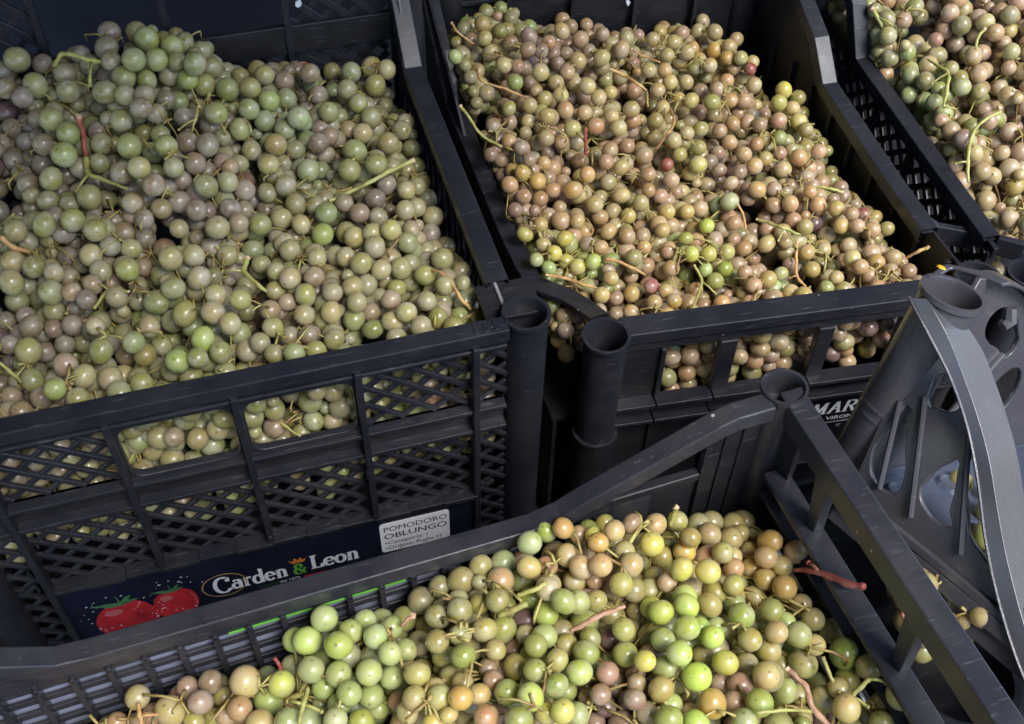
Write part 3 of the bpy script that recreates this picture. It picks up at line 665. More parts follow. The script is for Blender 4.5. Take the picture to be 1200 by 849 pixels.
# left wall frame: x = u (towards the camera), z = w, y = to the right (v)
DL = Frame(TD, M=Matrix((ax_u, ax_v, ax_w)).transposed()); DR = Frame(TD, M=Matrix((ax_v, -ax_u, ax_w)).transposed())
vr_ = (TD - Vector(CP)).normalized(); rot_ax = vr_.cross(ax_w).normalized()
ax_t = ax_w.copy(); ax_t.rotate(Matrix.Rotation(math.radians(11), 3, rot_ax))
if ax_t.dot(-vr_) < ax_w.dot(-vr_): ax_t = ax_w.copy(); ax_t.rotate(Matrix.Rotation(math.radians(-11), 3, rot_ax))
mb = MB(); mb.pipe(TD + ax_w * .002, -ax_t, .0150, .0140, .117, n=48, taper=-.0015, rim=.0018, plug=.10); mb.build('corner_post', M_GREY, D, smooth=True)
mb = MB()
for dz in (-.076, -.070): mb.tube([TD + ax_t * dz, TD + ax_t * (dz - .0016)], .0161, 40)
mb.build('post_collar', M_GREY, D, smooth=True)
H_top = [(.0189, -.0544), (.0142, -.0449), (.0147, -.0377), (.018, -.0344), (.0264, -.0384), (.0328, -.0445), (.0292, -.0509), (.0232, -.0525)]
H1 = [(.0040, -.0936), (.0045, -.0792), (.0060, -.0664), (.0085, -.0592), (.0181, -.0773), (.0264, -.0931), (.0269, -.1035), (.0216, -.1063), (.0126, -.106)]
H2 = [(.0366, -.0945), (.0363, -.0865), (.0378, -.0793), (.0421, -.0712), (.0451, -.0675), (.0495, -.0753), (.0528, -.0834), (.0554, -.0922), (.0600, -.0990), (.0546, -.1020), (.0442, -.1010)]
H3 = [(.0493, -.0647), (.0523, -.0603), (.0597, -.0684), (.069, -.0823), (.0790, -.0952), (.0840, -.1020), (.0785, -.1010), (.070, -.0977), (.0621, -.0878)]
outer = [(.004, -.117), (.118, -.117), (.110, -.110)] + [(x + .001, z + .0006) for x, z in dense([DL.hit(u, v, 0) for u, v in ((1176, 690), (1164, 620), (1154, 555), (1143, 500), (1124, 448), (1100, 398), (1086, 372))], 3)]
plate('web_wall', DL, outer, [H_top, H1, H2, H3], -.0018, .0018, M_GREY, D, .0007)
# ribs on the web
for (a, b) in (((.004, -.060), (.018, -.106)), ((.0145, -.050), (.040, -.108)), ((.043, -.052), (.071, -.107)), ((.050, -.050), (.098, -.112))):
    mb = MB(DL); mb.tube([(a[0], -.002, a[1]), (b[0], -.003, b[1])], [.0016, .0016], 8); mb.build('web_rib', M_GREY, D, smooth=True)
# arched strap over the left wall: broad top face, thin at the edges
def strap(fr, pts, y0, y1, th, name):
    mb = MB(fr); n = len(pts); vs = []; fs = []
    for i, (x, z) in enumerate(pts):
        a = pts[max(i - 1, 0)]; b = pts[min(i + 1, n - 1)]; d = math.hypot(b[0] - a[0], b[1] - a[1]); nx, nz = -(b[1] - a[1]) / d, (b[0] - a[0]) / d
        t = i / (n - 1); yy1 = y1(t) if callable(y1) else y1; yy0 = y0(t) if callable(y0) else y0
        vs += [(x, yy0, z), (x, yy1, z), (x - nx * th, yy1, z - nz * th), (x - nx * th, yy0, z - nz * th)]
    for i in range(n - 1):
        for j in range(4): k = (j + 1) % 4; fs.append((4 * i + j, 4 * i + k, 4 * i + 4 + k, 4 * i + 4 + j))
    fs += [(0, 1, 2, 3), (4 * n - 1, 4 * n - 2, 4 * n - 3, 4 * n - 4)]
    mb.add(vs, fs); return mb.build(name, M_GREY, D, .0008, smooth=True, seg=3)
YO = -.0045
def on(pl): return dense([(lambda h: (h[0], y, h[1]))(DL.hit(u, v, y)) for u, v, y in pl])
bead = on(((1067, 348, -.0172), (1074, 362, -.0172), (1090, 392, -.0150), (1116, 444, -.0090), (1135, 500, YO), (1147, 560, YO), (1157, 635, YO), (1174, 712, YO), (1200, 790, YO), (1240, 870, YO)))
edge = on(((1082, 350, -.0180), (1094, 364, -.0172), (1110, 392, -.0140), (1128, 436, -.0085), (1145, 484, YO), (1160, 540, YO), (1170, 600, YO), (1184, 670, YO), (1210, 760, YO), (1255, 860, YO)))
n_ = len(bead)
mb = MB(DL); vs = []; fs = []
for (bx, by, bz), (ex_, ey_, ez_) in zip(bead, edge):
    i = len(vs) // 6; t = i / (n_ - 1); wd = .009 + .016 * min(1, t * 3.5)
    vs += [(bx, by - .0012, bz), (ex_, ey_ - .0004, ez_), (ex_ + .0014, ey_ + wd, ez_ + .0008), (ex_ + .0006, ey_ + wd, ez_ - .0014), (ex_ - .0010, ey_ + .0022, ez_ - .0016), (bx - .0002, by + .0020, bz)]
for i in range(n_ - 1):
    for j in range(6): k = (j + 1) % 6; fs.append((6 * i + j, 6 * i + k, 6 * i + 6 + k, 6 * i + 6 + j))
fs += [tuple(range(6)), tuple(range(6 * n_ - 1, 6 * n_ - 7, -1))]
mb.add(vs, fs); mb.build('arched_rim', M_GREY, D, .0008, smooth=True, seg=3)
mb = MB(DL); mb.tube([(x, y - .0014, z) for x, y, z in bead], .0009, 6); mb.build('rim_bead', M_GREY, D, smooth=True)
mb = MB(DL); mb.box(.0, .17, -.0050, .012, -.1215, -.1165); mb.box(.0, .17, -.0050, -.0030, -.1300, -.1216); mb.box(.0, .17, -.0026, .003, -.140, -.1216); mb.build('base_rail', M_GREY, D, .0008)
# rear wall: arched rim to the right, web with key-hole
spr = dense([(.009, .0030), (.018, .0085), (.030, .0130), (.060, .0075), (.100, -.006), (.150, -.025), (.22, -.036)])
strap(DR, spr, lambda t: -.010 + .0255 * max(0, 1 - max(0, t - .16) / .12) if t > .16 else .0155, lambda t: .0045 + .0150 * (max(0, 1 - max(0, t - .16) / .12)), .0022, 'arched_rim')
RH = [(.050, -.0182), (.0500, -.0100), (.0600, -.0060), (.0760, -.0105), (.0900, -.0209), (.1001, -.0317), (.0962, -.0395), (.0780, -.0335), (.0659, -.0300)]
RH2 = [(.030, -.045), (.060, -.044), (.085, -.052), (.080, -.075), (.050, -.082), (.030, -.075)]
plate('web_wall', DR, [(.0170, -.117), (.22, -.117), (.22, -.040), (.150, -.0285), (.100, -.0095), (.060, .0045), (.030, .0100), (.0170, .0100)], [RH, RH2, [(.105, -.05), (.13, -.055), (.13, -.08), (.105, -.08)]], -.0016, .0016, M_GREY, D, .0006)
mb = MB(DR); mb.tube([(.0640, -.002, -.006), (.0665, -.004, -.0135), (.0625, -.004, -.0170)], [.0035, .0045, .003], 8); mb.build('hook_tab', M_GREY, D, smooth=True)
mb = MB(DR); mb.tube([(.086, -.002, -.036), (.060, -.003, -.080)], .002, 8); mb.build('web_rib', M_GREY, D, smooth=True)
# floor with round openings and raised discs; floor plane frame: x = v, z = u
DFl = Frame(TD - ax_w * .1135, M=Matrix((ax_v, ax_w, ax_u)).transposed())
def ell(cx, cz, rx, rz, n=18, t=0): return [(cx + rx * math.cos(2 * math.pi * k / n) * math.cos(t) - rz * math.sin(2 * math.pi * k / n) * math.sin(t), cz + rx * math.cos(2 * math.pi * k / n) * math.sin(t) + rz * math.sin(2 * math.pi * k / n) * math.cos(t)) for k in range(n)]
plate('crate_floor', DFl, [(.002, .0), (.24, .0), (.24, .17), (.002, .17)], [ell(.040, .074, .024, .028), ell(.100, .060, .020, .024), ell(.155, .070, .022, .026), ell(.044, .135, .026, .022), ell(.11, .130, .026, .024)], -.0012, .0012, M_BLUE, D, .0005)
mb = MB(DFl)
for (x, z) in ((.022, .020), (.072, .022), (.125, .026), (.072, .090)):
    ring = ell(x, z, .0125, .0105, 24)
    mb.add([(p[0], .0012, p[1]) for p in ring] + [(x + (p[0] - x) * .8, .0034, z + (p[1] - z) * .8) for p in ring] + [(x + (p[0] - x) * .62, .0022, z + (p[1] - z) * .62) for p in ring],
           [(i, (i + 1) % 24, 24 + (i + 1) % 24, 24 + i) for i in range(24)] + [(24 + i, 24 + (i + 1) % 24, 48 + (i + 1) % 24, 48 + i) for i in range(24)] + [tuple(range(48, 72))])
mb.build('floor_boss', M_BLUE, D, smooth=True)
mb = MB(DR); mb.box(.002, .24, -.0042, -.0016, -.1125, -.1085); mb.build('floor_lip', M_BLUE, D, .0006)
mb = MB(DL); mb.box(0, .17, .236, .240, -.14, -.05); mb.build('side_wall', M_GREY, D); mb = MB(DL); mb.box(.168, .172, .0, .24, -.14, -.09); mb.build('front_wall', M_GREY, D)
mb = MB(); p = TD + ax_w * .0195 + ax_u * -.010 + ax_v * -.012
tabp = Vector(CP + ray(1103, 314) * .596)
mb.tube([tabp, tabp + ax_w * .0008], [.0026, .0018], 7); tag(mb.build('petal', M_YELLOW, origin=tuple(tabp)), 'tiny yellow petal stuck on the rim of the grey crate', 'petal')

# crate F under D: dark body with round post
Fc = empty('plastic_crate', (.42, -.25, -.262), 'dark crate with a thick round post, under the empty grey crate', 'crate', 'black plastic produce crates')
fp = Vector(CP + ray(1122, 735) * .64)
mb = MB(); mb.pipe((.352, -.262, -.040), (0, 0, -1), .030, .027, .22, n=48, taper=0, plug=.03); mb.build('corner_post', M_BLACK2, Fc, smooth=True)
mb = MB(); mb.box(.300, .56, -.114, -.110, -.262, -.058); mb.box(.300, .304, -.40, -.1145, -.262, -.050); mb.box(.556, .56, -.40, -.1145, -.262, -.035); mb.box(.304, .556, -.404, -.40, -.262, -.035); mb.build('crate_wall', M_BLACK2, Fc, .001)
mb = MB(); mb.box(.3045, .5555, -.3995, -.1145, -.070, -.066); mb.build('crate_floor', M_BLACK2, Fc)

# ================================================================ grapes
def berry_mesh(seed, seg, rings, el):
    r_ = random.Random(seed); vs = [(0, 0, -el)]; fs = []
    ph = [r_.uniform(0, 6.28) for _ in range(4)]
    for i in range(1, rings):
        th = math.pi * i / rings
        for k in range(seg):
            a = 2 * math.pi * k / seg
            q = 1 + .018 * math.sin(2 * a + ph[0]) * math.sin(th) + .015 * math.sin(a + 2 * th + ph[1])
            vs.append((q * math.sin(th) * math.cos(a), q * math.sin(th) * math.sin(a), -el * math.cos(th)))
    vs.append((0, 0, el)); n = len(vs)
    for k in range(seg): fs.append((0, 1 + (k + 1) % seg, 1 + k)); fs.append((n - 1, n - 1 - seg + k, n - 1 - seg + (k + 1) % seg))
    for i in range(rings - 2):
        for k in range(seg):
            a = 1 + i * seg + k; b = 1 + i * seg + (k + 1) % seg; fs.append((a, b, b + seg, a + seg))
    me = bpy.data.meshes.new('berry'); me.from_pydata([tuple(c * UNIT for c in v) for v in vs], [], fs); me.shade_smooth(); me.materials.append(M_BERRY); return me
UNIT = .0078
BM_HI = [berry_mesh(i, 24, 16, e) for i, e in enumerate((1.0, 1.05, 1.09, .98))]
BM_LO = [berry_mesh(i + 9, 16, 11, e) for i, e in enumerate((1.0, 1.05, 1.08, .98))]

def relax(P, Rr, lo, hi, hf, cen, iters, depth, nfix=0):
    """push overlapping berries apart inside the crate, keep the top of the heap where it should be"""
    P = P.astype(np.float32); Rr = Rr.astype(np.float32); cen = cen.astype(np.float32); n = len(P); sumr = (Rr[:, None] + Rr[None, :]) * .96
    for it in range(iters):
        D2 = P[:, None, :] - P[None, :, :]; dist = np.sqrt((D2 ** 2).sum(-1)) + 1e-9; np.fill_diagonal(dist, 1.0)
        ov = np.clip(sumr - dist, 0, None); np.fill_diagonal(ov, 0)
        mv = (D2 * (ov / dist)[:, :, None]).sum(1) * (.42 if it < iters - 8 else .3)
        if nfix: mv[nfix:] += (D2[nfix:, :nfix] * (ov[nfix:, :nfix] / dist[nfix:, :nfix])[:, :, None]).sum(1) * .5; mv[:nfix] = 0
        mv = np.clip(mv, -.004, .004); F0 = P[:nfix].copy(); P = P + mv
        if it < iters - 10: P += (cen - P) * .002
        top = hf(P) - Rr; bot = top - depth
        P[:, 2] = np.where(P[:, 2] > top, P[:, 2] + (top - P[:, 2]) * .35, P[:, 2]); P[:, 2] = np.maximum(P[:, 2], bot)
        P[:, 0] = np.clip(P[:, 0], lo[0] + Rr, hi[0] - Rr); P[:, 1] = np.clip(P[:, 1], lo[1] + Rr, hi[1] - Rr)
        P[:nfix] = F0
    return P

PAL = {'olive': (.35, .31, .085), 'green': (.31, .34, .075), 'bright': (.44, .52, .10), 'yellow': (.50, .46, .10), 'pink': (.47, .30, .135), 'mauve': (.33, .215, .115),
       'amber': (.50, .345, .10), 'brown': (.27, .16, .085), 'jade': (.38, .44, .15), 'straw': (.48, .38, .14), 'red': (.30, .075, .05), 'plum': (.17, .09, .075)}
ADJ = {'olive': 'olive green', 'green': 'green', 'bright': 'bright green', 'yellow': 'yellow green', 'pink': 'pinkish', 'mauve': 'dusky mauve', 'amber': 'amber', 'brown': 'brownish', 'jade': 'jade green', 'straw': 'straw coloured'}
MIXES = {'olive': ['olive'] * 5 + ['green', 'straw', 'pink'], 'green': ['green'] * 5 + ['olive', 'olive', 'jade'], 'bright': ['bright'] * 5 + ['green', 'yellow', 'jade'], 'yellow': ['yellow'] * 4 + ['straw', 'olive', 'bright'],
         'pink': ['pink'] * 5 + ['mauve', 'straw', 'olive', 'brown'], 'mauve': ['mauve'] * 4 + ['pink', 'pink', 'olive', 'plum'], 'amber': ['amber'] * 4 + ['straw', 'pink', 'brown', 'yellow'], 'brown': ['brown'] * 3 + ['mauve', 'pink', 'plum'],
         'jade': ['jade'] * 5 + ['bright', 'green'], 'straw': ['straw'] * 4 + ['pink', 'olive', 'amber']}
GREYER = {'pink': (.37, .275, .145), 'mauve': (.27, .21, .125), 'olive': (.33, .305, .105), 'green': (.29, .315, .095), 'straw': (.41, .355, .15), 'jade': (.32, .36, .15), 'yellow': (.41, .38, .12), 'bright': (.38, .42, .11), 'amber': (.40, .31, .13)}
ORD = ['first', 'second', 'third', 'fourth', 'fifth', 'sixth', 'seventh', 'eighth']

def make_heap(fr, lo, hi, hf, cells, rad, meshes, group, bloom, depth, iters=70, dome=.012, avoid=(), seen=(), sink=None):
    """cells: list of (x, y, dz, azimuth, length, n, colour, label) in the frame's coordinates"""
    P = []; Rr = []; own = []; cen = []; fixcol = []
    for (q, r_, c_) in seen:
        bi = min(range(len(cells)), key=lambda b: (cells[b][0] - q[0]) ** 2 + (cells[b][1] - q[1]) ** 2 + (0 if cells[b][6] == c_ else .0012) + (0 if cells[b][2] > -.0095 else .004))
        P.append(q); Rr.append(r_); own.append(bi); cen.append(q); fixcol.append(c_)
    for bi, c in enumerate(cells):
        x, y, dz, az, ln, n, col, lab_ = c
        zc = float(hf(np.array([[x, y, 0.]]))[0]) + dz - depth * .5
        for k in range(n):
            t = rnd.uniform(-1, 1); w = .55 + .45 * (1 - abs(t)) ; a = rnd.uniform(0, 6.28); q = rnd.random() ** .5
            du = t * ln / 2; dv = q * math.cos(a) * .038 * w; dw = q * math.sin(a) * depth * .5
            P.append((x + du * math.cos(az) - dv * math.sin(az), y + du * math.sin(az) + dv * math.cos(az), zc + dw)); own.append(bi); cen.append((x, y, zc))
            Rr.append(rad * rnd.choice([.60, .80, .88, .93, .97, 1, 1, 1.02, 1.04, 1.07]))
    P = np.array(P); Rr = np.array(Rr); cen = np.array(cen); own = np.array(own)
    bz = np.array([c[2] for c in cells])[own]
    azs = np.array([c[3] for c in cells])[own]
    def top_of(Q):
        dx = Q[:, 0] - cen[:, 0]; dy = Q[:, 1] - cen[:, 1]; pr_ = -dx * np.sin(azs) + dy * np.cos(azs); al = dx * np.cos(azs) + dy * np.sin(azs)
        return hf(Q) + (sink(Q) if sink else 0) + bz + .004 - dome * np.minimum(1, (pr_ / .034) ** 2 * .8 + (al / .06) ** 2 * .5)
    P = relax(P, Rr, lo, hi, top_of, cen, iters, depth, len(fixcol)).astype(float)
    out = []
    for bi, c in enumerate(cells):
        idx = np.where(own == bi)[0]
        if len(idx) < 4: continue
        cc = P[idx].mean(0); az = c[3]; ax = np.array([math.cos(az), math.sin(az), 0.0])
        t = (P[idx] - cc) @ ax; L0, L1 = t.min() * .8, t.max() * .85
        wc = fr(tuple(cc)); base = Vector((wc.x, wc.y, wc.z - .02))
        root = empty('grape_bunch', tuple(base), c[7], 'grapes', group)
        st = MB(fr)
        npt = 7; wob = [(rnd.uniform(-.004, .004), rnd.uniform(-.004, .004), rnd.uniform(-.003, .004)) for _ in range(npt)]
        axis = [cc + ax * (L0 + (L1 - L0) * k / (npt - 1)) + np.array(wob[k]) for k in range(npt)]
        st.tube([tuple(p) for p in axis], [.0016 - .0001 * k for k in range(npt)], 6)
        mix = MIXES[c[6]]
        for i in idx:
            p = P[i]
            if any(math.hypot(p[0] - a_[0], p[1] - a_[1]) < a_[2] + Rr[i] for a_ in avoid): continue
            j = min(npt - 1, max(0, int(round(((p - cc) @ ax - L0) / (L1 - L0 + 1e-6) * (npt - 1) - .5)))); a0 = axis[j]
            d = p - a0; dl = np.linalg.norm(d) + 1e-9; d = d / dl; r = Rr[i]
            e = p - d * r * .96
            if r * 1.1 < dl < .034:
                mid = (a0 + e) / 2 + np.array([0, 0, .0012])
                st.tube([tuple(a0), tuple(mid), tuple(e - d * .0012), tuple(e + d * .0004)], [.0007, .0006, .0006, .0014], 5, cap=False)
            me = meshes[rnd.randrange(4)]
            o = bpy.data.objects.new('berry', me); C.objects.link(o); o.parent = root
            wp = fr(tuple(p)); o.location = wp - base
            dd = Vector(d) + Vector((rnd.uniform(-.5, .5), rnd.uniform(-.5, .5), rnd.uniform(-.5, .5))); dd = fr.M @ dd
            o.rotation_mode = 'QUATERNION'; o.rotation_quaternion = dd.to_track_quat('Z', 'Y')
            s = r / UNIT; o.scale = (s * rnd.uniform(.95, 1.03), s * rnd.uniform(.95, 1.03), s * rnd.uniform(.98, 1.05))
            kk = rnd.choice(mix)
            if len(fixcol) and i >= len(fixcol) and rnd.random() < .8:
                nd = ((P[:len(fixcol)] - P[i]) ** 2).sum(1); jn = int(nd.argmin())
                if nd[jn] < .0009: kk = fixcol[jn] if fixcol[jn] not in ('red', 'plum') else 'mauve'
            if kk in ('bright', 'yellow') and i >= len(fixcol): kk = 'green' if kk == 'bright' else 'straw'
            b = [c_ * .88 for c_ in (GREYER.get(kk, PAL[kk]) if 'left' in group else PAL[kk])]; gl = sum(b) / 3; b = [c_ * .88 + gl * .12 for c_ in b]
            if i < len(fixcol): b = [c_ * .95 for c_ in (GREYER.get(fixcol[i], PAL[fixcol[i]]) if 'left' in group else PAL[fixcol[i]])]
            elif rnd.random() < .004: b = PAL['red'] if rnd.random() < .25 else PAL['plum']
            v = rnd.uniform(.82, 1.16); o.color = (b[0] * v * rnd.uniform(.94, 1.06), b[1] * v * rnd.uniform(.95, 1.05), b[2] * v * rnd.uniform(.85, 1.2), min(1, max(0, bloom + rnd.uniform(-.25, .25))))
        # twiglets that surface between the top berries
        ts = idx[np.argsort(-(P[idx][:, 2] - hf(P[idx])))][:max(6, len(idx) // 3)]
        for k in range(8):
            a = P[ts[rnd.randrange(len(ts))]]; nb = idx[np.argsort(((P[idx] - a) ** 2).sum(1))][:4]
            q = P[nb[:3]].mean(0) + np.array([rnd.uniform(-.003, .003), rnd.uniform(-.003, .003), Rr[nb[0]] * rnd.uniform(.6, 1.05)])
            back = q + np.array([rnd.uniform(-.016, .016), rnd.uniform(-.016, .016), rnd.uniform(-.004, .001)])
            for w_ in (q, back): w_[0] = min(max(w_[0], lo[0] + .006), hi[0] - .006); w_[1] = min(max(w_[1], lo[1] + .006), hi[1] - .006)
            st.tube([tuple(back + np.array([0, 0, -.006])), tuple(back), tuple((q + back) / 2 + np.array([.001, 0, .001])), tuple(q)], [.0006, .0008, .0007, .0007], 5)
            for m_ in nb[:3]:
                e = P[m_] + np.array([0, 0, Rr[m_] * .35]); dd = (e - q); dl = np.linalg.norm(dd); e2 = q + dd * .75
                st.tube([tuple(q), tuple((q + e2) / 2 + np.array([0, 0, .0008])), tuple(e2)], [.0006, .0005, .0011], 5)
            st.tube([tuple(q), tuple(q + np.array([rnd.uniform(-.006, .006), rnd.uniform(-.006, .006), .002]))], [.0007, .0010], 5)
        so = st.build('stem', M_STEM, root, smooth='all')
        out.append((root, wc, idx))
    return out, P, Rr, own

# the berries one can tell apart in the front heap: centre and radius as seen, colour, how deep they lie
SEEN_C = """161.4,817.4,15.0,k0 247.0,799.0,14.4,m1 235.0,823.0,15.0,m0 212.0,816.0,14.0,m1 220.0,806.0,12.0,m1 200.0,833.0,20.0,s0 287.6,799.0,20.0,s0 330.0,802.0,17.0,b0
315.0,821.0,18.4,j1 281.0,831.0,15.6,p0 263.0,817.0,12.0,o2 228.0,846.0,12.0,o1 250.0,842.0,12.0,o2 305.0,848.0,17.0,s0 137.0,847.0,11.0,p1 266.0,838.0,12.0,p2
380.0,725.0,17.0,j0 360.0,751.0,19.0,b0 345.0,750.0,15.0,j1 397.0,756.0,19.0,b0 411.0,740.0,15.0,j1 428.0,728.0,14.0,j2 440.0,746.0,17.0,j0 459.0,736.0,14.0,j1
457.0,766.0,15.0,j0 476.0,762.0,14.0,j1 365.0,785.0,17.6,j0 397.0,790.0,17.0,j0 432.4,788.0,18.0,j0 459.0,794.0,15.0,j1 489.0,790.0,16.4,o0 409.0,813.0,16.4,j0
435.0,816.0,16.0,j1 380.0,806.0,14.0,j1 344.0,781.0,15.0,j2 393.0,844.0,15.0,j0 423.0,846.0,15.0,g0 338.0,846.0,17.0,j0 398.0,826.0,14.0,j1 444.0,828.0,14.0,g2
492.0,754.0,15.0,o2 513.0,723.0,15.0,o0 539.0,715.0,16.4,o0 537.0,703.0,12.0,o1 512.4,752.0,15.0,o0 539.6,744.0,13.0,o0 543.0,769.0,15.4,g0 522.0,770.0,15.0,o1
529.0,793.0,14.0,o1 542.0,800.0,13.0,o1 515.0,818.0,16.0,y0 539.6,818.0,15.0,a0 486.0,819.0,15.0,s0 478.0,835.0,13.6,s0 496.0,840.0,14.0,s1 526.0,838.0,7.6,s0
510.0,806.0,11.0,s1 467.0,822.0,12.0,p2 508.0,848.0,12.0,y0 568.0,738.0,15.6,o0 581.0,762.0,12.4,o0 583.0,704.0,15.0,o0 562.0,708.0,11.0,o1 595.0,742.0,11.6,o2
599.0,728.0,13.0,o2 602.0,761.0,11.0,m2 616.0,744.0,11.0,o2 572.0,783.0,11.0,m1 578.0,798.0,12.0,m1 604.0,782.0,16.0,o1 628.0,757.0,15.0,g0 638.0,746.0,15.0,j1
627.0,786.0,14.4,g0 653.0,774.0,13.0,o0 687.0,765.0,17.0,g0 679.0,788.0,16.4,b0 652.0,804.0,15.4,g0 622.0,817.0,17.6,b0 594.0,811.0,15.6,g1 608.0,844.0,19.0,g0
660.0,834.0,15.0,y0 677.0,838.0,13.0,j1 640.0,836.0,12.0,y1 570.0,840.0,15.0,p0 562.0,814.0,13.0,s1 661.0,705.0,15.6,g0 678.0,706.0,15.0,g1 699.0,704.0,13.0,o1
640.0,720.0,16.0,g1 623.0,701.0,15.0,g1 642.0,690.0,15.6,s0 673.0,682.0,14.0,s1 664.0,756.0,12.0,o2 692.0,748.0,12.0,g2 712.0,789.0,14.4,m0 704.0,814.0,12.0,m0
690.0,818.0,12.0,m1 664.0,810.0,12.0,g2 620.6,636.4,16.0,j0 640.0,623.0,14.0,g1 660.0,619.0,12.4,a0 678.0,627.0,9.6,p1 701.0,636.0,12.0,a0 720.0,622.0,12.4,s0
708.0,614.0,10.0,o2 689.0,620.0,10.0,g2 696.0,627.0,10.0,y1 740.0,614.0,10.4,m0 768.0,615.0,13.6,s0 763.6,638.0,16.4,y0 793.0,611.0,13.0,o1 784.0,633.0,10.0,o2
809.0,630.0,12.4,o0 740.0,631.0,10.0,o2 665.0,651.0,14.4,s0 620.0,665.0,14.0,s0 641.0,663.6,12.4,p0 681.0,665.0,15.0,s0 704.0,663.0,15.0,p0 643.0,686.0,15.6,s0
673.0,680.0,14.4,s1 697.0,681.0,10.0,p2 732.0,647.0,13.6,o1 740.0,662.0,15.0,s0 728.0,685.0,15.4,o0 744.0,692.0,14.0,o1 802.0,647.0,13.6,a1 799.0,667.0,14.0,y0
776.0,654.0,14.0,o2 767.0,676.0,11.0,o1 782.0,683.0,10.4,p1 761.0,693.0,15.0,o1 731.0,738.0,15.0,o0 745.0,716.0,10.0,o2 775.0,718.0,16.0,b0 763.0,712.0,13.0,b1
803.0,700.0,15.6,b1 805.0,710.0,14.4,b0 805.6,736.0,16.0,b0 820.0,736.0,13.0,b1 835.0,747.0,14.0,b0 838.0,736.0,12.0,j1 777.0,750.0,15.6,g1 796.4,766.0,16.0,b0
733.0,767.0,16.4,g1 756.0,775.0,12.4,y0 780.0,784.0,17.6,g1 817.0,793.6,18.4,b0 850.0,777.0,16.4,y0 744.0,820.0,12.4,m0 746.0,802.0,11.0,m1 745.0,791.0,11.0,m2
758.0,836.0,14.0,m1 775.0,808.0,16.0,o1 835.0,825.0,18.4,a0 784.0,844.0,18.0,g0 816.0,848.0,16.0,b0 786.0,826.0,14.0,j2 810.0,820.0,11.0,o2 808.0,836.0,11.0,p2
867.0,803.0,15.0,m1 860.0,823.0,12.0,m1 844.0,800.0,12.0,m2 890.0,824.0,18.0,g0 873.0,846.0,16.0,g0 869.0,722.0,16.4,g0 860.0,708.0,15.0,g1 832.0,709.0,15.0,o1
879.0,750.0,14.0,o0 875.0,778.0,12.0,o1 898.0,792.0,17.0,s0 710.0,828.0,12.0,u1 848.0,737.0,13.0,o2 829.6,670.0,16.0,y0 838.0,694.0,14.0,o1 860.0,686.0,12.4,o0
860.0,666.0,11.0,p1 858.0,653.0,11.0,s1 847.0,648.0,12.4,o1 902.4,635.0,15.0,a0 898.0,653.0,14.0,a0 880.0,648.0,13.0,a1 881.0,666.0,12.0,a1 916.0,664.0,12.0,a0
896.6,679.0,13.0,a0 919.4,689.0,15.4,a0 932.4,647.0,14.0,a0 943.0,641.0,12.0,a1 884.0,700.0,14.4,s1 904.0,716.0,14.4,g0 939.0,708.0,11.0,s0 953.0,726.0,12.4,o0
920.0,730.0,11.0,j2 910.0,741.0,13.6,s0 936.0,744.0,15.6,g0 975.0,740.0,15.6,o1 848.0,674.0,10.0,p2 904.0,698.0,10.0,a2 955.0,756.0,11.6,s0 924.0,712.0,8.0,o2
882.0,638.0,8.0,s2 989.0,766.0,19.6,g0 941.0,778.0,18.0,o1 1018.0,782.0,14.4,o0 984.0,807.0,12.0,o0 993.0,796.0,14.0,o1 992.4,830.0,17.0,s0 1056.0,815.0,19.6,y0
1036.0,826.0,16.4,o1 964.0,820.0,17.0,o1 901.0,763.0,15.0,o1 902.0,793.0,18.4,s0 920.0,810.0,14.0,g1 892.0,774.0,12.0,g2 920.0,730.0,12.0,j1 1034.0,848.0,14.0,o1
1014.0,838.0,12.0,o2 936.0,814.0,12.0,o2 964.0,846.0,16.0,u2"""
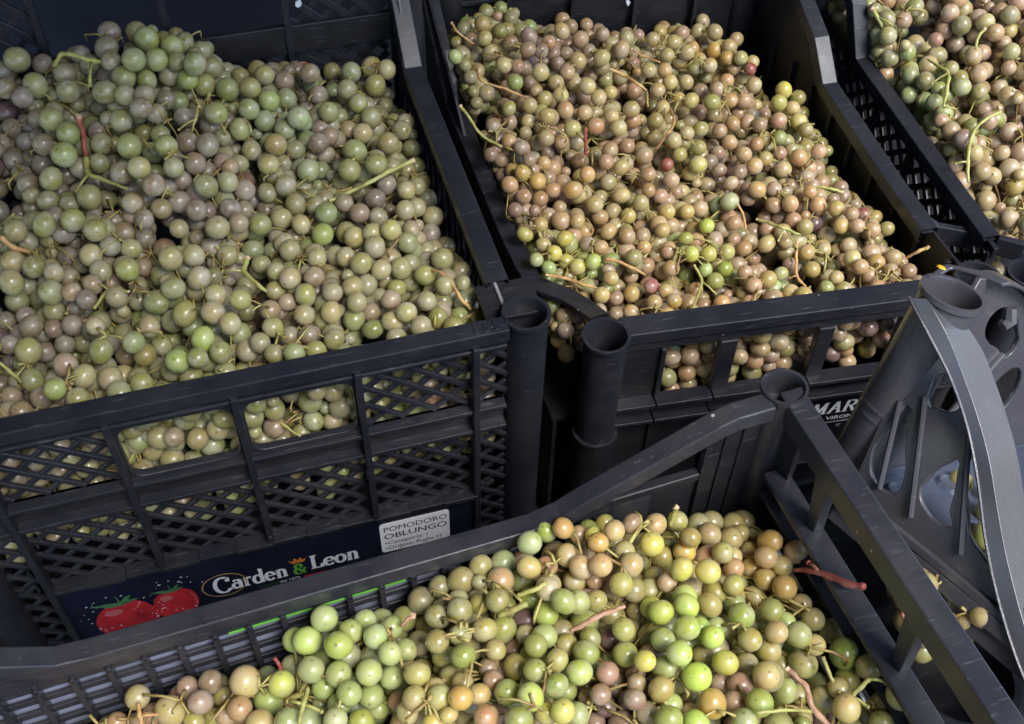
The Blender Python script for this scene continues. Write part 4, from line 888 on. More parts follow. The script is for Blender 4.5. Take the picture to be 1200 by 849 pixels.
SEEN_A = """128.3,38.3,12.7,m0 125.0,56.0,14.0,m0 130.0,71.7,10.7,m0 171.7,46.7,15.0,g0 160.0,38.3,11.7,o1 156.7,70.0,14.3,g0 183.3,70.0,13.3,g0 201.7,55.0,13.3,g0
207.3,72.7,10.7,o1 145.0,91.7,14.0,g0 171.7,94.0,11.3,g0 198.3,89.3,12.7,o1 228.3,75.0,14.0,g0 220.0,93.3,11.7,g0 246.7,80.0,11.7,o1 20.0,70.0,14.0,o0
7.3,83.3,12.7,m1 8.3,103.3,12.7,m0 50.0,75.0,10.0,m1 41.7,100.0,13.3,o0 26.0,114.3,11.0,m0 76.0,86.7,12.7,m0 80.0,107.3,13.3,o0 123.3,108.3,14.0,o0
146.7,111.7,11.7,o1 170.0,111.7,11.7,m1 208.3,108.3,11.7,o1 240.0,100.0,14.0,o1 266.7,105.0,15.0,g0 293.3,103.3,12.7,o0 310.0,88.3,11.0,o0 281.7,90.0,10.0,o1
333.3,95.0,10.7,m1 363.3,86.7,11.0,m0 373.3,111.7,10.7,m1 291.7,128.3,12.3,j0 315.0,118.3,12.7,j0 310.0,141.7,12.7,j0 335.0,116.7,13.3,j1 350.0,138.3,14.0,j0
333.3,153.3,12.7,j0 385.0,131.7,12.7,o0 340.0,168.3,11.0,j1 165.0,126.7,12.7,m0 141.7,141.7,13.3,o1 140.0,126.7,12.7,o1 183.3,133.3,10.7,m0 253.3,133.3,14.0,o0
281.7,151.7,14.0,o0 246.7,148.3,13.3,m1 60.0,140.0,14.0,o0 80.0,156.7,14.0,g0 51.7,170.0,13.3,m0 75.0,181.7,16.0,g0 151.7,171.7,15.7,g0 195.0,171.7,14.0,o0
163.3,196.7,14.0,y0 143.3,203.3,13.3,m0 203.3,196.7,11.7,o0 180.0,216.7,14.0,m0 243.3,170.0,14.0,m1 220.0,166.7,13.3,m1 228.3,191.7,12.7,m1 270.0,196.7,10.0,p1
241.7,218.3,14.0,o0 266.7,213.3,13.3,o0 243.3,201.7,10.7,m1 286.7,223.3,12.7,m1 323.3,170.0,14.0,o0 315.0,193.3,12.7,s0 295.0,176.7,11.7,s1 361.7,200.0,14.0,j0
335.0,218.3,14.0,o0 321.7,206.7,11.7,o1 373.3,168.3,11.7,m1 386.7,160.0,10.0,p1 105.0,231.7,15.7,o0 155.0,238.3,11.7,p0 170.0,233.3,11.7,m1 189.0,245.0,11.7,p0
155.0,253.3,10.0,p1 169.3,257.3,11.0,m0 60.0,210.0,13.3,o1 85.0,258.3,14.0,o0 111.7,270.0,14.0,o0 51.7,263.3,14.0,o0 18.3,270.7,14.0,o0 50.0,193.3,12.7,m1
33.3,216.7,12.7,m2 210.0,236.7,13.3,m1 230.0,246.7,13.3,m1 255.0,266.7,15.0,s0 280.0,261.7,11.7,p0 346.7,240.0,13.3,o0 330.0,256.7,14.0,s0 305.0,263.3,14.0,g0
353.3,263.3,10.7,s0 382.7,250.0,14.0,g0 378.3,275.0,14.0,g0 210.0,268.3,10.7,s0 270.0,245.0,11.7,m1 75.0,273.3,12.7,m0 58.3,278.3,13.3,s1 60.0,343.0,15.0,o0
15.0,308.0,14.0,s0 13.3,331.3,15.0,o0 40.0,313.0,14.0,o0 63.3,320.7,11.0,a0 84.0,342.3,10.0,p0 81.7,325.7,10.0,p1 118.3,318.0,12.7,s0 150.0,316.3,15.0,o0
106.7,299.7,13.3,s1 130.0,331.3,11.7,p1 101.7,351.3,11.7,m0 136.7,348.0,14.0,s0 108.3,334.0,10.0,p0 20.0,353.0,14.0,o1 200.0,303.0,15.0,o0 226.7,299.7,14.0,s0
203.3,338.0,15.0,o0 233.3,326.3,15.0,s0 253.3,346.3,14.0,s0 183.3,354.7,16.0,g0 250.0,366.3,15.0,s0 216.7,368.0,16.0,y0 226.7,383.0,14.0,g1 270.0,379.7,13.3,s0
281.7,391.3,14.0,g1 281.7,351.3,13.3,o0 238.3,398.0,16.0,b0 208.3,423.7,16.0,b0 258.3,413.0,14.3,g0 231.7,419.7,12.7,g0 175.0,383.0,13.3,s0 118.3,411.3,15.7,g0
156.7,401.3,14.0,g0 111.7,382.3,10.0,s0 170.0,416.3,13.3,o1 190.0,404.7,12.7,o1 77.3,428.0,14.3,p0 98.3,441.3,14.3,s0 129.3,443.7,15.7,s0 65.0,456.3,13.3,g0
91.7,468.0,14.0,o0 140.0,459.7,15.7,j0 166.7,449.7,14.0,g0 33.3,411.3,16.7,o0 36.7,383.0,14.0,m1 25.0,483.0,13.3,p1 6.7,378.0,11.7,m1 85.0,381.3,12.7,m2
290.0,411.3,14.0,s0 305.0,402.0,12.7,s0 320.0,384.0,12.7,o0 321.7,414.7,11.7,o0 345.0,414.7,12.7,g0 370.0,411.3,12.7,o1 340.0,394.7,12.7,m1 361.7,393.0,11.7,m1
356.7,369.7,14.0,s0 358.3,346.3,14.3,y0 340.0,326.3,13.3,s0 368.3,324.7,12.7,p0 390.0,343.0,12.7,s0 388.3,366.3,13.3,s0 391.7,398.0,12.7,o0 323.3,341.3,12.7,o1
371.7,303.0,12.0,s0 393.3,299.7,11.7,s0 323.3,318.0,10.0,o1 266.7,299.7,12.7,o0 336.7,354.7,10.0,p1 378.3,378.0,11.7,o1 246.7,289.7,10.0,p1 411.7,85.0,11.7,j0
435.0,78.3,11.0,o0 453.3,81.7,10.7,s0 406.7,105.0,11.7,o0 440.0,100.0,12.7,o0 420.0,121.7,11.0,o0 435.0,138.3,12.7,o0 425.0,156.7,11.7,s0 455.0,168.3,14.0,o0
416.7,176.7,13.3,g0 441.7,193.3,15.0,o0 460.0,196.7,12.7,o1 410.0,200.0,15.0,o0 476.7,223.3,10.7,s0 475.0,246.7,12.7,s0 488.3,243.3,11.7,s1 440.0,233.3,12.7,m0
421.7,250.0,11.7,m0 443.3,255.0,10.7,m0 458.3,270.0,13.3,y0 481.7,270.0,10.0,s0 436.7,273.3,11.7,s0 415.0,278.3,14.0,y0 453.3,216.7,12.7,m1 403.3,238.3,10.7,m0
423.3,309.0,13.3,s0 446.7,316.3,12.7,s0 470.0,314.7,14.3,y0 439.3,289.7,12.7,s0 478.3,284.7,13.3,g0 405.0,301.3,11.7,s0 518.3,303.7,14.3,o0 498.3,323.0,12.7,o0
521.7,334.7,11.7,o0 413.3,336.3,14.0,s0 437.3,386.3,12.7,g0 460.0,378.0,13.3,s0 415.0,374.7,14.3,g0 418.3,354.7,12.7,s0 458.3,351.3,12.3,p0 450.0,361.3,11.0,p1
476.7,366.3,13.3,s0 500.0,353.0,12.7,s0 493.3,383.0,14.3,s0 506.7,341.3,10.0,s1 465.0,396.3,13.3,o0 531.7,383.0,12.7,o0 538.3,371.3,11.7,g1 435.0,366.3,11.0,p1
513.3,373.0,12.7,o1 465.0,338.0,11.7,o1 481.7,331.3,11.0,o1"""
SEEN_B = """565.0,28.3,10.0,s0 533.3,66.7,8.3,j0 576.7,36.7,8.3,s1 586.0,37.3,10.0,o0 567.7,45.0,9.0,s0 575.0,61.7,10.7,s0 585.0,58.3,9.3,s1 598.3,50.0,10.0,m0
620.0,43.3,10.7,m0 618.3,58.3,9.3,m0 634.0,60.0,9.3,m0 643.3,50.0,8.3,p0 658.3,36.7,9.3,s0 680.0,46.7,10.7,p0 706.0,40.7,8.7,p0 690.0,60.0,8.3,m0
648.3,63.3,8.3,m1 663.3,63.3,9.3,m1 677.3,71.7,11.0,s0 705.0,68.3,10.7,s0 728.3,58.3,11.0,s0 716.7,60.0,9.3,s1 590.0,76.7,10.7,s0 606.7,78.3,9.3,p1
633.3,85.0,11.7,s0 665.0,85.0,10.0,p0 653.3,75.0,8.3,m1 603.3,96.7,11.0,g0 651.7,97.3,9.3,s0 638.3,116.7,10.0,s0 657.3,111.7,9.3,s0 628.3,106.7,7.3,p0
673.3,98.3,9.3,s1 688.3,101.7,10.7,s0 596.0,127.3,9.3,o0 620.7,124.0,10.0,s0 640.7,136.7,10.7,s0 662.7,129.3,11.0,p0 685.0,132.7,10.0,s0 696.7,133.3,10.7,s1
670.7,151.0,11.7,s0 698.3,148.3,11.7,p0 619.0,142.7,9.3,s1 596.7,143.3,10.0,m0 577.7,147.7,10.0,m0 701.7,115.0,10.0,s0 715.0,108.3,8.3,s0 740.0,128.3,10.7,s0
716.7,136.7,9.3,s0 741.7,141.7,10.7,p1 725.0,150.0,10.7,s0 640.0,162.3,10.7,s0 611.7,174.0,10.7,m0 596.7,166.7,9.3,p0 575.0,181.7,9.3,m0 620.0,187.7,8.3,m0
611.7,203.3,11.0,a0 630.0,212.7,11.7,a0 596.7,216.7,11.7,p0 613.3,230.7,10.7,p0 633.3,233.3,10.0,p0 648.3,223.3,10.0,p0 671.7,223.3,12.7,a0 637.3,191.7,8.3,p1
658.3,166.7,9.3,p1 688.3,205.0,10.0,p0 710.0,190.0,9.3,p0 728.3,196.7,10.7,s0 715.0,176.7,11.0,p0 735.0,171.7,10.0,p1 755.0,182.7,11.7,p0 760.0,205.0,10.0,p0
750.7,238.3,10.7,s0 760.0,223.3,8.3,p0 728.3,230.0,10.7,s0 696.7,240.0,11.7,s0 703.3,255.0,10.7,p0 718.3,248.3,10.7,s0 676.7,259.3,10.0,p0 713.3,271.7,11.0,s0
736.7,253.3,9.3,s1 781.7,248.3,10.7,a0 766.7,256.7,10.7,s1 776.7,270.0,9.3,s0 603.3,246.7,10.0,m0 626.7,247.3,6.7,m0 633.3,263.3,10.0,s0 615.0,275.0,10.0,y0
661.7,280.0,10.7,y0 735.0,276.7,10.0,p0 753.3,276.7,10.0,p1 765.0,46.7,9.0,s0 789.3,50.0,9.0,s0 781.7,65.0,8.3,s0 760.0,82.7,10.0,s0 779.0,83.3,9.3,s0
796.7,71.7,9.3,s1 770.7,106.0,9.3,s0 785.0,96.7,9.3,s0 776.7,126.7,9.3,s0 795.0,116.7,8.3,a0 768.3,141.7,10.0,o0 790.0,165.0,10.0,s0 781.7,193.3,7.3,r1
796.7,181.7,9.3,o1 786.7,211.7,10.0,p0 743.3,106.7,10.0,p2 805.0,61.7,10.0,s0 837.3,38.3,10.0,s0 855.0,55.0,9.3,s0 837.3,59.3,9.0,a0 851.7,68.3,8.3,a0
868.3,68.3,8.3,s0 881.7,72.7,7.3,s0 831.7,77.3,9.3,s0 813.3,80.0,8.3,o1 862.7,46.7,8.3,s1 879.0,81.7,6.7,r0 804.0,96.7,9.3,s0 810.0,118.3,10.0,s0
834.3,120.0,10.0,o0 855.0,118.3,9.3,p0 840.7,105.0,9.0,p0 851.7,95.0,8.3,p0 883.3,100.0,10.0,s0 820.7,106.7,9.3,m1 871.7,118.3,10.0,p1 918.3,106.0,10.0,y0
912.7,120.7,9.3,y0 935.0,115.0,9.0,o0 928.3,127.3,9.0,s0 940.0,133.3,8.3,y1 936.0,142.7,10.0,y0 944.0,152.7,9.3,o0 930.0,156.7,9.3,o1 913.3,161.7,8.3,g0
858.3,145.0,9.3,p0 876.0,144.0,9.3,p0 890.0,146.7,9.3,m0 896.7,144.0,7.3,m1 912.3,141.7,10.0,p0 843.3,154.0,9.3,m0 855.0,167.3,9.3,p0 820.7,151.7,9.3,o0
805.0,156.7,9.3,s0 871.7,181.7,10.0,p0 886.7,169.3,8.3,p1 896.0,163.3,9.3,s1 936.7,185.0,11.0,p0 959.3,178.3,9.3,p0 884.3,195.0,10.7,p0 896.7,186.7,9.3,s1
917.7,199.3,10.7,s0 866.7,201.7,9.3,m0 945.0,208.3,9.3,p0 935.0,201.7,8.3,p1 856.7,215.0,8.3,p0 843.3,200.0,8.3,m1 887.3,222.7,10.7,a0 907.3,222.7,9.3,m0
906.7,240.7,9.3,p0 926.0,239.0,10.7,p0 949.3,225.0,7.3,p0 958.3,240.0,9.3,p0 980.0,245.0,10.7,s0 998.3,250.7,8.3,p0 985.7,265.0,9.3,s0 1005.0,265.0,8.3,p0
1021.7,270.0,10.0,p0 1039.3,268.3,8.3,o0 1025.0,255.0,8.3,s1 1011.7,251.7,7.3,r1 855.0,236.7,11.7,j0 820.0,245.0,10.7,s1 828.3,265.0,9.3,b0 805.0,248.3,9.3,s0
860.0,261.7,9.3,p0 818.3,193.3,11.7,y0 818.3,173.3,10.0,o0 808.3,203.3,9.3,s1 943.3,266.7,10.0,s0 803.3,280.0,8.3,g0 876.7,233.3,9.3,m1 841.7,180.0,9.3,m1
948.3,196.7,8.3,p1 628.3,304.7,9.3,j0 649.3,297.0,10.7,y0 663.3,307.0,10.0,y0 677.3,313.0,11.0,y0 695.0,307.0,11.0,b0 681.7,298.0,9.3,b1 643.3,314.7,9.3,j0
685.0,321.3,9.3,g1 636.7,287.0,9.3,s0 688.3,286.3,9.3,m0 704.0,290.3,9.3,p0 721.7,287.0,8.3,p1 742.7,302.3,11.7,o0 716.0,326.3,10.0,a0 705.0,346.3,11.0,a0
721.7,349.7,10.0,m0 713.3,316.3,8.3,p1 740.0,344.7,10.7,a0 739.3,366.3,10.7,a0 721.7,368.0,9.3,m0 702.7,364.7,9.3,m0 763.3,335.7,10.0,r0 766.7,354.7,10.7,a0
781.7,370.3,11.7,a0 790.0,353.0,10.0,a0 780.0,341.3,9.3,p0 783.3,293.0,10.0,p0 770.0,299.7,9.3,p1 786.7,314.7,10.7,p0 761.7,382.3,9.3,p0 793.3,378.0,9.3,j1
750.0,374.7,9.3,m1 755.0,289.7,8.3,p1 810.0,298.0,10.0,y0 830.7,298.0,10.7,y0 851.7,295.7,10.7,y0 871.7,291.3,10.0,p0 898.3,286.3,10.7,s0 850.0,315.7,10.0,g0
838.3,329.7,11.7,g0 826.7,316.3,8.3,j1 872.7,319.7,9.3,p0 862.7,366.3,11.7,y0 846.0,355.7,10.7,p0 878.3,356.3,10.7,p0 883.3,334.7,10.7,p0 900.0,328.0,12.7,s0
903.3,349.7,10.7,m0 915.0,321.3,8.3,j1 870.0,343.7,7.3,p1 945.0,296.3,9.3,p0 965.0,293.0,9.3,o0 951.7,316.3,10.7,s0 968.3,338.0,9.3,j0 926.7,343.0,10.7,s0
941.7,346.3,11.7,s0 960.0,357.0,12.7,s0 933.3,364.7,11.7,s0 998.3,303.0,11.7,s0 980.0,326.3,9.3,s0 988.3,339.7,10.7,o0 1008.3,313.0,10.0,p0 1021.7,296.3,11.7,p0
1026.7,308.0,11.0,p0 1046.7,303.0,11.7,p0 1018.3,323.0,11.0,p0 1043.3,319.7,11.0,p0 1065.0,318.0,9.3,m0 1028.3,338.0,11.0,p0 1010.7,353.7,11.0,p0 1063.3,337.0,11.0,p0
1046.7,346.3,9.3,m1 986.7,358.0,9.3,s1 886.7,368.0,10.0,m0 908.3,366.3,9.3,p1 825.0,358.0,9.3,m1 815.0,339.7,9.3,p1 925.0,309.7,8.3,m1"""
KEY = {'r': 'red', 'o': 'olive', 'g': 'green', 'b': 'bright', 'y': 'yellow', 'p': 'pink', 'm': 'mauve', 'a': 'amber', 'k': 'straw', 'j': 'jade', 's': 'straw', 'u': 'plum'}
def seen_berries(txt, fr, hf):
    out = []; med = float(np.median([float(w.split(',')[2]) for w in txt.split()]))
    for w in txt.split():
        u, v, r, kl = w.split(','); u, v, r = float(u), float(v), med + (float(r) - med) * .6; lay = int(kl[1]); dz = (.001, -.007, -.014)[lay]
        p = at_z(u, v, .05)
        for _ in range(6):
            l = fr.M.transposed() @ (Vector(p) - fr.o); p = at_z(u, v, float(hf(np.array([[l.x, l.y, 0.]]))[0]) + dz)
        d = ray(u, v); out.append([d, float(np.linalg.norm(p - CP)), r / FPX, KEY[kl[0]], lay])
    D_ = np.array([o[0] for o in out]); T_ = np.array([o[1] for o in out]); K_ = np.array([o[2] for o in out]); LY = np.array([o[4] for o in out])
    for it in range(80):                                           # where two would share the same space the deeper one slides further back
        X = D_ * T_[:, None]; gap = np.linalg.norm(X[:, None] - X[None], axis=2) - ((K_ * T_)[:, None] + (K_ * T_)[None]) * .93
        np.fill_diagonal(gap, 1); ov = np.clip(-gap, 0, None)
        if ov.max() < 1e-5: break
        behind = (LY[:, None] > LY[None]) | ((LY[:, None] == LY[None]) & (T_[:, None] > T_[None]))
        T_ = T_ + np.minimum(.002, (ov * behind).max(1) * .5) - np.minimum(.0005, (ov * ~behind).max(1) * .1)
    for k, o in enumerate(out): o[1] = float(T_[k])
    P = []
    for d, t, rr, c, l in out:
        w_ = CP + d * t; q = fr.M.transposed() @ (Vector(w_) - fr.o); P.append((tuple(q), rr * t * .955, c))
    return P
def interp_h(xs, zs): return lambda x: np.interp(x, xs, zs)
def hA(Q):
    x, y = Q[:, 0], Q[:, 1]; back = np.interp(x, [-.18, -.10, -.02, .06, .12, .165], [.040, .046, .062, .016, .010, .000]); front = np.interp(x, [-.17, .1, .165], [-.004, .000, -.010])
    t = np.clip((y - .03) / .27, 0, 1); t = t * .55 + .45 * t * t
    return front + (back - front) * t + .004 * np.sin(x * 47 + 1) * np.sin(y * 41) + .0085 * np.sin(x * 84 + .6) * np.sin(y * 78 + 2)
def hB(Q):
    x, y = Q[:, 0], Q[:, 1]; back = np.interp(x, [.22, .30, .39, .48, .53], [.000, -.014, -.034, -.040, -.080]); front = np.interp(x, [.22, .3, .48, .53], [-.052, -.054, -.056, -.070])
    t = np.clip((y - .04) / .30, 0, 1); return front + (back - front) * t + .003 * np.sin(x * 60) * np.sin(y * 50 + 1) + .0075 * np.sin(x * 92 + 1) * np.sin(y * 84)
def hE(Q):
    x, y = Q[:, 0], Q[:, 1]; t = np.clip((y - .06) / .3, 0, 1); return -.056 + .052 * t + np.clip(x - .60, 0, .15) * .25 + .006 * np.sin(x * 55) * np.sin(y * 50)
def hC(Q):                                                        # in the crate's own frame (x negative to the left, y negative towards the camera)
    x, y = Q[:, 0], Q[:, 1]; f = np.interp(x, [-.36, -.31, -.24, -.16, -.10, -.05, -.01], [.012, .026, .042, .058, .062, .050, .034]); return f + .003 * np.sin(x * 60) * np.sin(y * 60) + .006 * np.sin(x * 98 + 2) * np.sin(y * 92 + 1)

HINT_A = [(80, 60, 'olive'), (180, 60, 'green'), (300, 110, 'jade'), (420, 110, 'olive'), (60, 130, 'mauve'), (160, 130, 'green'), (250, 170, 'mauve'), (330, 160, 'green'), (430, 180, 'olive'), (30, 200, 'mauve'), (120, 220, 'olive'), (220, 230, 'pink'), (300, 230, 'pink'), (340, 240, 'green'), (440, 260, 'pink'), (20, 280, 'olive'), (100, 260, 'pink'), (180, 290, 'mauve'), (60, 340, 'green'), (230, 370, 'green'), (170, 340, 'olive'), (270, 330, 'pink'), (400, 300, 'straw'), (460, 340, 'pink'), (520, 330, 'olive'), (370, 350, 'olive'), (30, 400, 'mauve'), (100, 440, 'olive'), (420, 390, 'straw'), (300, 400, 'olive')]
HINT_B = [(560, 60, 'olive'), (620, 60, 'mauve'), (700, 60, 'pink'), (800, 50, 'straw'), (860, 70, 'amber'), (600, 130, 'mauve'), (660, 120, 'olive'), (740, 120, 'olive'), (830, 120, 'straw'), (920, 140, 'olive'), (600, 190, 'pink'), (650, 210, 'pink'), (700, 200, 'straw'), (870, 150, 'brown'), (650, 290, 'bright'), (720, 250, 'pink'), (800, 260, 'olive'), (860, 220, 'pink'), (920, 210, 'mauve'), (950, 250, 'straw'), (690, 340, 'amber'), (760, 350, 'amber'), (820, 290, 'bright'), (840, 360, 'pink'), (920, 320, 'pink'), (1000, 340, 'pink'), (1030, 300, 'pink'), (980, 270, 'mauve'), (900, 290, 'olive')]
HINT_C = [(180, 820, 'mauve'), (290, 810, 'straw'), (240, 830, 'pink'), (370, 750, 'jade'), (430, 760, 'jade'), (340, 810, 'jade'), (520, 740, 'olive'), (560, 800, 'olive'), (500, 830, 'yellow'), (650, 640, 'straw'), (720, 660, 'straw'), (640, 720, 'green'), (690, 760, 'bright'), (640, 800, 'green'), (800, 680, 'yellow'), (810, 740, 'bright'), (780, 770, 'bright'), (730, 800, 'brown'), (900, 660, 'amber'), (870, 720, 'olive'), (950, 740, 'olive'), (880, 790, 'straw'), (990, 770, 'olive'), (1040, 800, 'green'), (780, 840, 'yellow'), (740, 640, 'olive')]
HINT_E = [(1060, 40, 'olive'), (1120, 30, 'brown'), (1190, 60, 'brown'), (1060, 80, 'olive'), (1120, 100, 'bright'), (1080, 140, 'amber'), (1180, 150, 'pink'), (1130, 200, 'straw'), (1170, 230, 'straw')]
HINT_E = [(u, v, {'brown': 'pink'}.get(c, c)) for u, v, c in HINT_E if (u, v) != (1120, 100)] + [(1120, 95, 'green')]
def hint(H, fr, hf, x, y):
    z = float(hf(np.array([[x, y, 0.]]))[0]); u, v = proj(tuple(fr((x, y, z))))
    return min(H, key=lambda h: (h[0] - u) ** 2 + (h[1] - v) ** 2)[2]
def grid(H, fr, hf, xs, ys, where, n, ln, dz=0.0, jit=.012, rowname=('in the front row', 'in the second row', 'in the third row', 'in the back row'), side='front'):
    cells = []
    for j, y in enumerate(ys):
        for i, x in enumerate(xs):
            xx = x + rnd.uniform(-jit, jit); yy = y + rnd.uniform(-jit, jit); c = hint(H, fr, hf, xx, yy)
            pos = 'leftmost' if i == 0 else ('rightmost' if i == len(xs) - 1 else ORD[i] + ' from left')
            cells.append((xx, yy, dz + rnd.uniform(-.007, .006), rnd.uniform(0, 3.14), ln * rnd.uniform(.85, 1.15), n, c, '%s grape bunch, %s %s of %s' % (ADJ[c], pos, rowname[j], where)))
    return cells

W_A = 'the left crate'
cA = grid(HINT_A, WF, hA, [-.135, -.068, 0, .068, .130], [.050, .115, .185, .255, .312], W_A, 54, .092, rowname=('in the front row', 'in the second row', 'in the middle row', 'in the fourth row', 'in the back row'))
cA += grid(HINT_A, WF, hA, [-.12, -.034, .034, .10], [.080, .150, .220, .290], W_A, 30, .11, dz=-.020, rowname=('deep in the front row', 'deep in the second row', 'deep in the third row', 'deep in the back row'))
outA, PA, RA, ownA = make_heap(WF, (-.173, .0125), (.170, .340), hA, cA, .0073, BM_LO, 'grape bunches in the left crate', .38, .046, 50, seen=seen_berries(SEEN_A, WF, hA), sink=lambda Q: np.full(len(Q), -.009))
# lower layer behind the lattice of the front wall
hAl = lambda Q: np.full(len(Q), -.040)
lo_cells = []
for i, x in enumerate((-.14, -.085, -.03, .03, .085, .14)):
    pos = 'leftmost' if i == 0 else ('rightmost' if i == 5 else ORD[i] + ' from the left')
    c = ('olive', 'straw', 'green', 'olive', 'green', 'mauve')[i]
    lo_cells.append((x, .028, 0, math.pi / 2 * .1, .085, 58, c, '%s grape bunch, %s behind the lattice front of the left crate' % (ADJ[c], pos)))
make_heap(WF, (-.173, .0125), (.170, .060), hAl, lo_cells, .0076, BM_LO, 'grape bunches behind the lattice of the left crate', .42, .10, 50)

cB = grid(HINT_B, WF, hB, [.252, .315, .380, .445, .500], [.062, .125, .190, .255, .320, .375], 'the middle crate', 50, .085, rowname=('in the front row', 'in the second row', 'in the third row', 'in the fourth row', 'in the fifth row', 'in the back row'))
for c_ in list(cB):
    if c_[0] > .47 and c_[1] > .29: cB.remove(c_)
cB += grid(HINT_B, WF, hB, [.285, .348, .412, .475], [.093, .158, .222, .288, .350], 'the middle crate', 28, .11, dz=-.020, rowname=('deep in the front row', 'deep in the second row', 'deep in the third row', 'deep in the fourth row', 'deep in the back row'))
outB, PB, RB, ownB = make_heap(WF, (.223, .026), (.522, .400), hB, cB, .0068, BM_LO, 'grape bunches in the middle crate', .30, .050, 50, seen=seen_berries(SEEN_B, WF, hB), sink=lambda Q: np.full(len(Q), -.008), avoid=((P0.x, P0.y, .017),))

lbB = [(x, .055, 0, .1, .08, 36, c, '%s grape bunch, %s behind the front windows of the middle crate' % (ADJ[c], ps)) for x, c, ps in ((.30, 'pink', 'leftmost'), (.355, 'straw', 'second from left'), (.41, 'pink', 'third from left'), (.465, 'mauve', 'rightmost'))]
hBl = lambda Q: np.full(len(Q), -.066)
make_heap(Frame((.2575, .0178, 0), -5.8), (.004, .008), (.246, .045), hBl, [(c[0] - .2575, .025) + c[2:] for c in lbB], .0073, BM_LO, 'grape bunches behind the front windows of the middle crate', .34, .058, 45)

cE = grid(HINT_E, WF, hE, [.622, .685, .745], [.085, .150, .215, .280, .345], 'the right crate', 54, .09, rowname=('in the front row', 'in the second row', 'in the third row', 'in the fourth row', 'in the back row'))
outE, PE, RE, ownE = make_heap(WF, (.592, .050), (.785, .392), hE, cE, .0080, BM_LO, 'grape bunches in the right crate', .36, .075, 60)

xsC = [-.345, -.285, -.225, -.165, -.105, -.050]
cC = grid(HINT_C, CF, hC, xsC, [-.030, -.088, -.148], 'the front crate', 62, .085, rowname=('in the back row', 'in the middle row', 'in the nearest row'))
cC += grid(HINT_C, CF, hC, [-.315, -.255, -.195, -.135, -.078], [-.060, -.120], 'the front crate', 34, .11, dz=-.018, rowname=('deep in the back row', 'deep in the near row'))
outC, PC, RC, ownC = make_heap(CF, (-.385, -.22), (-.006, -.0075), hC, cC, .0065, BM_HI, 'grape bunches in the foreground crate', .24, .045, 64, seen=seen_berries(SEEN_C, CF, hC), sink=lambda Q: np.where(Q[:, 1] > -.172, -.0125, 0.0))

hF = lambda Q: np.interp(Q[:, 0], [.31, .34, .38, .42], [.040, .040, .016, .010])
cF = [(.378, -.205, .006, .5, .08, 50, 'yellow', 'yellow green grape bunch glimpsed through the web of the empty grey crate'), (.334, -.240, 0, 1.3, .05, 24, 'yellow', 'yellow grape bunch below the base rail of the empty grey crate')]
outF, _, _, _ = make_heap(WF, (.310, -.270), (.50, -.118), hF, cF, .0074, BM_HI, 'grape bunches in the crate under the grey one', .12, .05, 40)

# ---------------------------------------------------------------- long stalks that stick out of the heaps, each a part of its nearest bunch
def stalk(pix, z, rads, m, outs, fr=WF, hf=None, lift=None, forks=(), tip=True, name='stalk'):
    pts = []
    for k, (u, v) in enumerate(pix):
        p = Vector(at_z(u, v, z))
        for _ in range(4):                                         # settle on the heap's surface
            l = fr.M.transposed() @ (p - fr.o); hz_ = float(hf(np.array([[l.x, l.y, 0.]]))[0]) + (lift[k] if lift else .002); p = Vector(at_z(u, v, hz_))
        pts.append(p)
    # smooth
    P3 = []
    for i in range(len(pts) - 1):
        p0 = pts[max(i - 1, 0)]; p1 = pts[i]; p2 = pts[i + 1]; p3 = pts[min(i + 2, len(pts) - 1)]
        for j in range(5):
            t = j / 5; P3.append(.5 * (2 * p1 + (p2 - p0) * t + (2 * p0 - 5 * p1 + 4 * p2 - p3) * t * t + (-p0 + 3 * p1 - 3 * p2 + p3) * t ** 3))
    P3.append(pts[-1]); n = len(P3); rr = [np.interp(k / (n - 1), np.linspace(0, 1, len(rads)), rads) * (1 + .10 * math.sin(k * 1.7) + rnd.uniform(-.08, .14)) * (.72 if fr is CF else .85) for k in range(n)]
    P3 = [p + Vector((rnd.uniform(-1, 1), rnd.uniform(-1, 1), rnd.uniform(-1, 1))) * .00035 for p in P3]
    root = min(outs, key=lambda o: (o[1] - pts[-1]).length)[0]
    mb = MB(); mb.tube([tuple(p) for p in P3], rr, 9)
    for (k, (u, v), r) in forks:
        a = pts[k]; e = Vector(at_z(u, v, a.z - .001)); r *= .8; mb.tube([tuple(a), tuple((a + e) / 2 + Vector((0, 0, .001))), tuple(e)], [r, r * .8, r * .9], 7)
        mb.tube([tuple(e), tuple(e + (e - a).normalized() * .0012)], [r * 1.5, r * .8], 7)
    o = mb.build(name, m, root, smooth='all')
    if tip:
        mb = MB(); d = (P3[0] - P3[1]).normalized(); mb.tube([tuple(P3[0] - d * .0012), tuple(P3[0] + d * .0008)], [rr[0] * 1.03, rr[0] * 1.12], 9); mb.build('cut_end', M_TIP, root)
    return o
kA = dict(outs=outA, hf=hA, z=.01); kB = dict(outs=outB, hf=hB, z=-.05); kC = dict(outs=outC, fr=CF, hf=hC, z=.05); kE = dict(outs=outE, hf=hE, z=-.04)
stalk([(484, 188), (455, 202), (425, 218), (386, 236)], rads=[.0019, .0018, .0017, .0014], m=M_STEMG, lift=[.014, .010, .006, 0], **kA)
stalk([(92, 137), (98, 160), (100, 182), (104, 205)], rads=[.0022, .0023, .0019, .0016], m=M_STEMR, lift=[.018, .014, .008, .002], **kA)
stalk([(101, 185), (104, 204), (125, 212), (150, 222)], rads=[.0022, .0020, .0016, .0012], m=M_STEMG, lift=[.010, .005, .004, .001], forks=((1, (90, 224), .0014),), tip=False, **kA)
